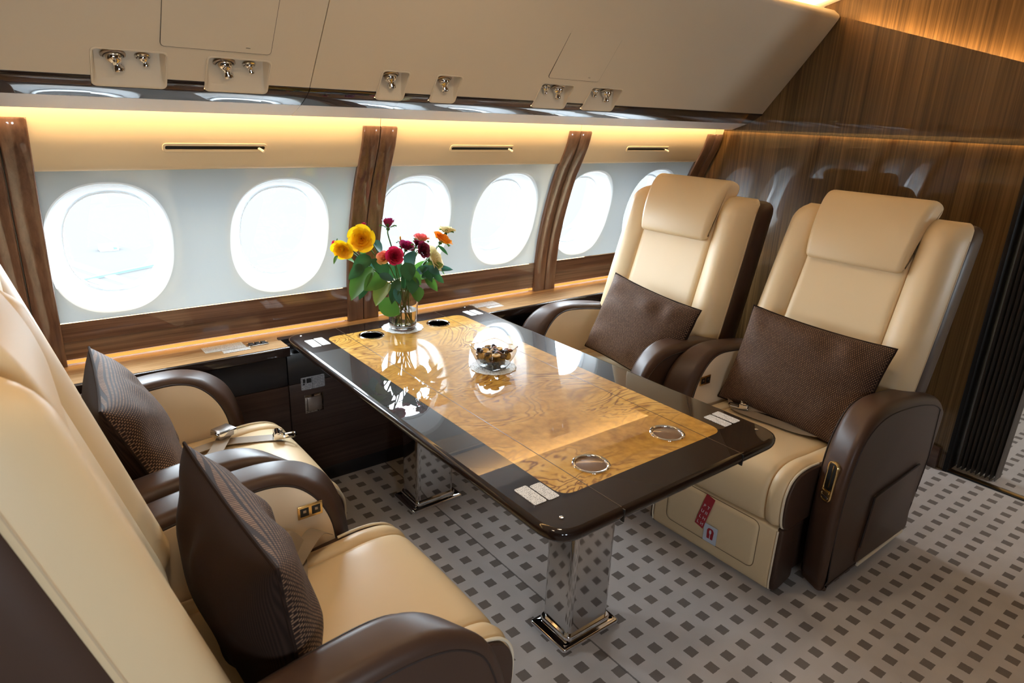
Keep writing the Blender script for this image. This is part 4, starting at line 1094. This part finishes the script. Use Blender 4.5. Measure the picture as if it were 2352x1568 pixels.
def rose(i, x, y, z, R, col, nd, op, lab):
    R *= .80
    g = random.Random(100 + i)
    root = empty('rose', (x, y, z), label=lab, cat='rose', group='roses in the vase')
    d = Vector(nd).normalized()
    q = Vector((0, 0, 1)).rotation_difference(d); M = q.to_matrix().to_4x4()
    mb = MB()
    if op > .85: layers = ((3, .16, 1.02, .0), (3, .34, 1.10, .10), (4, .54, 1.12, .25), (5, .76, 1.05, .42), (5, .95, .92, .60))
    elif op > .5: layers = ((3, .18, 1.30, .0), (3, .36, 1.34, .08), (4, .56, 1.30, .2), (4, .74, 1.2, .35))
    else: layers = ((3, .22, 1.7, .0), (3, .38, 1.7, .03), (4, .50, 1.5, .08))
    off = g.uniform(0, 6.28)
    for li, (n, rl, hh, curl) in enumerate(layers):
        off += .7
        for k in range(n):
            petal(mb, off + 2 * pi * k / n + g.uniform(-.1, .1), (1.25, 1.1, .98, .82, .80)[li], R * rl * op, R * hh * (1 + g.uniform(-.05, .05)), -R * .55, curl * op + g.uniform(-.04, .08), .10, g, .04 * li * op)
    mb.v = [M @ v for v in mb.v]
    mb.build('bloom', PM[col], root, ang=0)
    sp = MB()
    for k in range(5):
        a = 2 * pi * k / 5 + .4
        petal(sp, a, .24, R * .55, R * .75, -R * .62, .8, .0, g, .35 + g.uniform(0, .3))
    sp.lathe([(R * .12, -R * .85), (R * .26, -R * .68), (R * .22, -R * .5)], 10)
    sp.v = [M @ v for v in sp.v]; sp.build('sepals', LEAFS[1], root, ang=0)
    # stem down into the vase
    O = Vector((x, y, z)); b0 = O - d * R * .8
    a = g.uniform(0, 6.28)
    foot = Vector((VX + .033 * cos(a), VY + .033 * sin(a), VZ + .02))
    out = Vector((x - VX, y - VY)); neck = Vector((VX + max(-.045, min(.045, out.x * .22)), VY + max(-.04, min(.04, out.y * .3)), VZ + VH - .01))
    mid = neck.lerp(b0, .55) + Vector((0, 0, .015))
    sp_ = cr([foot, neck, mid, b0 - d * .018, b0], 5)
    MB().tube([p - O for p in sp_], .0027, 7).build('stem', STEM, root)
    return root, sp_
LEAVES = {}
stems = []
for i, r in enumerate(ROSES): stems.append(rose(i, *r))
def leaf(ri, tip_from, tip_to, W, mi, fold=.2, droop=.25, roll=0.):
    """leaf of rose ri from a base point to a tip (world)"""
    root, _ = stems[ri]; O = root.location
    a, b = Vector(tip_from), Vector(tip_to); d = b - a; L = d.length
    xa = d.normalized()
    view = (CAMV - a).normalized(); za = (view * .75 + Vector((0, 0, .65))); za = (za - xa * za.dot(xa)).normalized(); ya = za.cross(xa)
    M = Matrix((xa, ya, za)).transposed().to_4x4(); M.translation = a - O; M = M @ Matrix.Rotation(roll, 4, 'X')
    mb = MB(); leaf_mesh(mb, M, L, W, fold, droop); mb.build('leaf', LEAFS[mi], root, ang=0)
g = random.Random(5)
BIG = [
 (0, (1.162, 2.350, 0.978), (1.039, 2.310, 0.894), 0.044, 1),
 (8, (1.201, 2.290, 0.923), (1.114, 2.250, 0.870), 0.036, 2),
 (7, (1.157, 2.300, 0.849), (1.238, 2.260, 0.797), 0.038, 1),
 (1, (1.169, 2.380, 1.013), (1.084, 2.340, 0.984), 0.029, 0),
 (0, (1.146, 2.390, 0.975), (1.091, 2.350, 0.947), 0.021, 2),
 (8, (1.196, 2.320, 0.945), (1.094, 2.280, 0.911), 0.038, 1),
 (4, (1.253, 2.440, 1.005), (1.214, 2.400, 1.068), 0.032, 3),
 (7, (1.284, 2.310, 0.990), (1.292, 2.270, 0.927), 0.036, 0),
 (6, (1.313, 2.310, 0.934), (1.296, 2.270, 0.869), 0.030, 0),
 (10, (1.339, 2.320, 0.885), (1.329, 2.280, 0.830), 0.028, 1),
 (11, (1.371, 2.350, 0.956), (1.426, 2.310, 0.903), 0.022, 0),
 (12, (1.442, 2.370, 0.935), (1.529, 2.330, 0.940), 0.015, 3),
 (14, (1.436, 2.360, 0.923), (1.479, 2.320, 0.887), 0.016, 0),
 (10, (1.398, 2.350, 0.901), (1.447, 2.310, 0.863), 0.025, 1),
 (8, (1.218, 2.280, 0.897), (1.224, 2.240, 0.845), 0.015, 3),
 (6, (1.159, 2.290, 0.959), (1.204, 2.250, 0.943), 0.017, 3),
 (12, (1.492, 2.400, 1.026), (1.524, 2.360, 0.996), 0.009, 0),
 (11, (1.322, 2.360, 0.959), (1.320, 2.320, 1.024), 0.028, 3),
 (14, (1.415, 2.360, 0.942), (1.466, 2.320, 0.967), 0.024, 2),
 (8, (1.231, 2.350, 0.935), (1.167, 2.310, 1.009), 0.035, 0),
 (5, (1.308, 2.420, 0.897), (1.274, 2.380, 0.982), 0.033, 0),
 (9, (1.419, 2.440, 0.880), (1.428, 2.400, 0.963), 0.037, 1),
 (13, (1.479, 2.450, 0.871), (1.499, 2.410, 0.935), 0.030, 0),
 (3, (1.205, 2.460, 0.901), (1.172, 2.420, 0.984), 0.032, 3),
 (2, (1.131, 2.440, 0.976), (1.086, 2.400, 1.022), 0.010, 1),
 (1, (1.042, 2.400, 1.026), (1.007, 2.360, 1.012), 0.007, 1),
 (7, (1.249, 2.300, 0.929), (1.187, 2.260, 0.858), 0.024, 0),
 (9, (1.343, 2.400, 0.860), (1.312, 2.360, 0.946), 0.037, 0),
 (14, (1.40, 2.33, .955), (1.445, 2.30, .93), .020, 3), (13, (1.45, 2.42, .93), (1.50, 2.40, .975), .018, 0), (12, (1.40, 2.38, .90), (1.46, 2.36, .915), .022, 0), (9, (1.36, 2.36, .92), (1.41, 2.33, .965), .024, 3),
 (1, (1.13, 2.36, .985), (1.06, 2.33, .955), .022, 0), (0, (1.15, 2.34, .94), (1.08, 2.31, .88), .022, 0), (3, (1.17, 2.42, 1.0), (1.13, 2.40, 1.05), .016, 1), (10, (1.30, 2.31, .96), (1.35, 2.28, .90), .022, 1), (14, (1.47, 2.38, .95), (1.52, 2.36, .91), .010, 1)]
for ri, a, b, W, mi in BIG: leaf(ri, a, b, W, mi, .15 + .2 * g.random(), .1 + .25 * g.random(), g.uniform(-.4, .4))

# ------------------------------------------------------------------ bowl of nuts
BX_, BY_, BZ_ = 1.372, 1.822, TZ + .002
br = empty('bowl', (BX_, BY_, BZ_), .10, label='square clear glass bowl of dried fruit and nuts on a lace doily', cat='bowl')
def sq(h, r, bulge, n=10):
    out = []
    c = [(-h, -h), (h, -h), (h, h), (-h, h)]
    for i in range(4):
        a, b = Vector(c[i]), Vector(c[(i + 1) % 4]); nrm = Vector(((b - a).y, -(b - a).x)).normalized()
        for k in range(n):
            t = k / n; p = a.lerp(b, t) + nrm * bulge * (1 - (2 * t - 1) ** 2)
            out.append(p)
    return out
rb = [(.034, .004, 0), (.038, .005, .004), (.049, .008, .03), (.058, .010, .055), (.0625, .011, .072), (.0615, .011, .0735), (.0595, .0105, .072), (.055, .0095, .055), (.046, .0075, .03), (.036, .005, .009), (.02, .003, .0075)]
def rimz(p, z): return z + (.010 * (max(abs(p.x), abs(p.y)) and (abs(p.x * p.y) / .0039)) if z > .06 else 0)
MB().loft([[Vector((p.x, p.y, rimz(p, z))) for p in sq(h, 0, bu)] for h, bu, z in rb]).build('bowl_body', GLASS, br, ang=30)
CHIP = pr('banana_chip', (.72, .46, .15), .6, bump=(300, .3, .001)); RAISIN = pr('raisin', (.030, .012, .012), .5, bump=(250, .8, .002)); ALM = pr('almond', (.24, .085, .035), .55); NUT = pr('pale_nut', (.72, .54, .32), .6)
def ellipsoid(mb, a, b, c, n=10, m=6, g=None, rough=0):
    rings = []
    for j in range(m + 1):
        t = -pi / 2 + pi * j / m
        rings.append([Vector((a * cos(t) * cos(2 * pi * k / n) * (1 + (g.uniform(-rough, rough) if g else 0)), b * cos(t) * sin(2 * pi * k / n), c * sin(t))) for k in range(n)])
    mb.loft(rings)
meshes = {}
def food_mesh(kind):
    mb = MB()
    g = random.Random(hash(kind) % 7 + 3)
    if kind == 'chip': mb.lathe([(.004, .0022), (.0055, .0036), (.011, .0036), (.0150, .0020), (.0150, -.0020), (.011, -.0030), (.004, -.0022)], 24)
    elif kind == 'raisin': ellipsoid(mb, .0105, .0075, .0065, 10, 7, random.Random(2), .18)
    elif kind == 'almond': ellipsoid(mb, .0135, .008, .006, 12, 8)
    else:
        mb.tube([(.0105 * cos(a), .0105 * sin(a), 0) for a in [-.4 + i * .45 for i in range(7)]], [.0025, .0045, .0052, .0055, .0058, .006, .0035], 8)
    return mb
FK = {'chip': ('banana_chip', CHIP, 'banana chip', 'round yellow banana chip in the glass bowl', 'banana chips in the glass bowl'), 'raisin': ('raisin', RAISIN, 'raisin', 'dark wrinkled raisin in the glass bowl', 'raisins in the glass bowl'),
      'almond': ('almond', ALM, 'almond', 'reddish brown almond in the glass bowl', 'almonds in the glass bowl'), 'nut': ('cashew', NUT, 'cashew', 'pale curved cashew in the glass bowl', 'cashews in the glass bowl')}
first = {}
def food(kind, x, y, z, rot):
    nm, mat, cat, lab, grp = FK[kind]
    if kind not in first:
        o = food_mesh(kind).build(nm, mat, ang=60); tag(o, label=lab, cat=cat, group=grp); first[kind] = o
    else:
        o = first[kind].copy(); C.objects.link(o)
    o.location = (BX_ + x, BY_ + y, BZ_ + z); o.rotation_euler = rot
    return o
g = random.Random(11); placed = []
for x, y, z, a in ((-.0385, .013, .036, pi), (-.040, -.020, .046, pi), (.006, -.0385, .034, -pi / 2), (.031, -.041, .047, -pi / 2), (-.022, -.0405, .050, -pi / 2)):
    placed.append((x, y, z, .013)); food('chip', x * cos(.1) - y * sin(.1), x * sin(.1) + y * cos(.1), z, (0, radians(68), a + .1))
seq = []
for lev, (z, hw, n) in enumerate(((.0175, .027, 13), (.0285, .036, 18), (.040, .042, 22), (.0515, .046, 26), (.062, .044, 22))):
    tries = 0; c = 0
    while c < n and tries < 900:
        tries += 1
        x, y = g.uniform(-hw, hw), g.uniform(-hw, hw)
        kind = g.choices(['chip', 'raisin', 'almond', 'nut'], [.30, .36, .12, .22])[0]
        rr = {'chip': .0130, 'raisin': .0082, 'almond': .0095, 'nut': .0105}[kind]
        if max(abs(x), abs(y)) > hw + .010 - rr: continue
        if any(abs(z - pz) < .010 and (x - px) ** 2 + (y - py) ** 2 < (.62 * (rr + pr_2)) ** 2 for px, py, pz, pr_2 in placed): continue
        placed.append((x, y, z, rr)); c += 1
        edge_ = max(abs(x), abs(y)) > hw * .62
        if lev < 4 and kind != 'chip' and False: continue
        if not edge_ and lev < 4: continue          # the middle of the heap is never seen
        if kind == 'chip' and edge_ and lev < 4:
            ang = math.atan2(y, x); ang = round(ang / (pi / 2)) * pi / 2
            rot = (0, radians(62), ang + .1)
        else: rot = (g.uniform(-.4, .4), g.uniform(-.4, .4), g.uniform(0, 6.28))
        cc, ss = cos(.10), sin(.10)
        x, y = x * 1.09, y * 1.09
        food(kind, x * cc - y * ss, x * ss + y * cc, z, rot)

# ------------------------------------------------------------------ outside
APRON = pr('apron_concrete', (.0315, .0310, .0300), .9, spec=0)
PAINT = pr('apron_paint', (.3, .3, .3), .8, spec=0)
tag(flat('ground_outside', [(-60, 3.2, -2.9), (60, 3.2, -2.9), (60, 200, -2.9), (-60, 200, -2.9)], APRON, d=(0, 0, -.05)), kind='structure')
def out_at(u, v, z):
    r, d, f = cam_axes(); w = (r * ((u - 1176) / FPX) + d * ((v - 784) / FPX) + f).normalized()
    t = (z - CAM_H) / w.z; return CAMV + w * t
def stripe(name, uv, z, w, mat, lab, cat, h=.02):
    a, b = out_at(*uv[0], z), out_at(*uv[1], z); dd = (b - a).normalized(); n = Vector((-dd.y, dd.x, 0)) * w
    a, b = a - dd * .6, b + dd * .6
    o = MB().loft([[a - n, b - n, b + n, a + n], [p + Vector((0, 0, h)) for p in (a - n, b - n, b + n, a + n)]]).build(name, mat, smooth=False)
    return tag(o, label=lab, cat=cat)
stripe('apron_line', ((150, 600), (330, 660)), -2.9, .12, PAINT, 'white painted line on the apron, farther of two', 'painted line')
stripe('apron_line', ((165, 627), (315, 677)), -2.9, .10, PAINT, 'white painted line on the apron, closer of two', 'painted line')
stripe('apron_hose', ((182, 647), (345, 613)), -2.878, .014, pr('hose_blue', (.012, .06, .085), .6), 'dark blue hose lying across the painted lines outside', 'hose', .06)
p = out_at(250, 574, -2.9)
bx = MB().box(-.25, .25, -.17, .17, 0, .18, .015).build('apron_box', PAINT, loc=p); tag(bx, label='small white box standing on the apron outside', cat='box')
MB().box(.10, .22, -.18, -.165, .03, .13, .004).build('box_hatch', pr('hatch_blue', (.02, .07, .11), .6), bx)

# ------------------------------------------------------------------ camera
r_, d_, f_ = cam_axes()
cam = bpy.data.cameras.new('camera'); co = bpy.data.objects.new('camera', cam); C.objects.link(co)
M = Matrix((r_, -d_, -f_)).transposed().to_4x4(); M.translation = CAMV; co.matrix_world = M
cam.sensor_width = 36; cam.sensor_fit = 'HORIZONTAL'; cam.lens = FPX / 2352 * 36
cam.clip_start = .05; cam.clip_end = 400
cam.dof.use_dof = True; cam.dof.focus_distance = 2.3; cam.dof.aperture_fstop = 6.3
SC.camera = co

# ------------------------------------------------------------------ light
w = bpy.data.worlds.new('world'); SC.world = w; w.use_nodes = True
bg = w.node_tree.nodes['Background']; bg.inputs[0].default_value = (.80, .91, 1, 1); bg.inputs[1].default_value = 34
def area(name, loc, rot, sx, sy, col, e, portal=False, spread=None):
    L = bpy.data.lights.new(name, 'AREA'); L.shape = 'RECTANGLE'; L.size = sx; L.size_y = sy; L.color = col; L.energy = e
    if portal: L.cycles.is_portal = True
    if spread: L.spread = spread
    o = bpy.data.objects.new(name, L); o.location = loc; o.rotation_euler = rot; C.objects.link(o); return o
for cx, _ in WIN: area('window_portal', (cx + .022, 2.775, WZ), (-pi / 2, 0, 0), .34, .42, (1, 1, 1), 1, portal=True)
for a, b in OPP: area('window_portal', ((a + b) / 2, -1.13, 1.07), (pi / 2, 0, 0), b - a, .4, (1, 1, 1), 1, portal=True)
for a, b in BEY:
    area('window_portal', ((a + b) / 2, -1.13, 1.07), (pi / 2, 0, 0), b - a, .4, (1, 1, 1), 1, portal=True)
    area('window_portal', ((a + b) / 2, 2.72, 1.07), (-pi / 2, 0, 0), b - a, .4, (1, 1, 1), 1, portal=True)
WARM = (1, .63, .27)
# cove strip behind the valance, washing the wall above the windows
area('cove_light', (.78, 2.376, 1.625), (radians(38), 0, 0), 5.3, .014, (1, .67, .33), 25)
# strip on top of the bins, washing the ceiling cove
area('ceiling_cove_light', (.78, 1.93, 2.105), (radians(150), 0, 0), 5.3, .03, WARM, 52)
# strip along the bulkhead's sloping edge and under its middle panel
yb0, yb1 = -.3, 1.86; zc = (zb(yb0) + zb(yb1)) / 2; sl_ = math.atan2(zb(yb1) - zb(yb0), yb1 - yb0)
o = area('bulkhead_edge_light', (BX + .045, (yb0 + yb1) / 2, zc - .02), (0, 0, 0), .02, yb1 - yb0, WARM, 7)
o.rotation_euler = (Matrix.Rotation(sl_, 4, 'X') @ Matrix.Rotation(radians(180 + 8), 4, 'Y')).to_euler()
area('bulkhead_under_light', (BX + .006, 1.72, 1.524), (0, radians(20), 0), .008, 1.5, WARM, .65)
# ceiling lamps
for x, y, e in ((.25, .9, 3.5), (1.3, 1.3, 3.5)):
    area('ceiling_lamp', (x, y, 2.20), (0, 0, 0), .14, .14, (1, .80, .55), e)

SC.view_settings.view_transform = 'Standard'; SC.view_settings.look = 'None'; SC.view_settings.gamma = 1; SC.view_settings.use_curve_mapping = False
SC.view_settings.exposure = 0.26
cy = SC.cycles
cy.use_denoising = True
cy.max_bounces = 9; cy.diffuse_bounces = 5; cy.glossy_bounces = 5; cy.transmission_bounces = 8; cy.transparent_max_bounces = 12
cy.caustics_reflective = False; cy.caustics_refractive = False
cy.sample_clamp_indirect = 6; cy.blur_glossy = .5
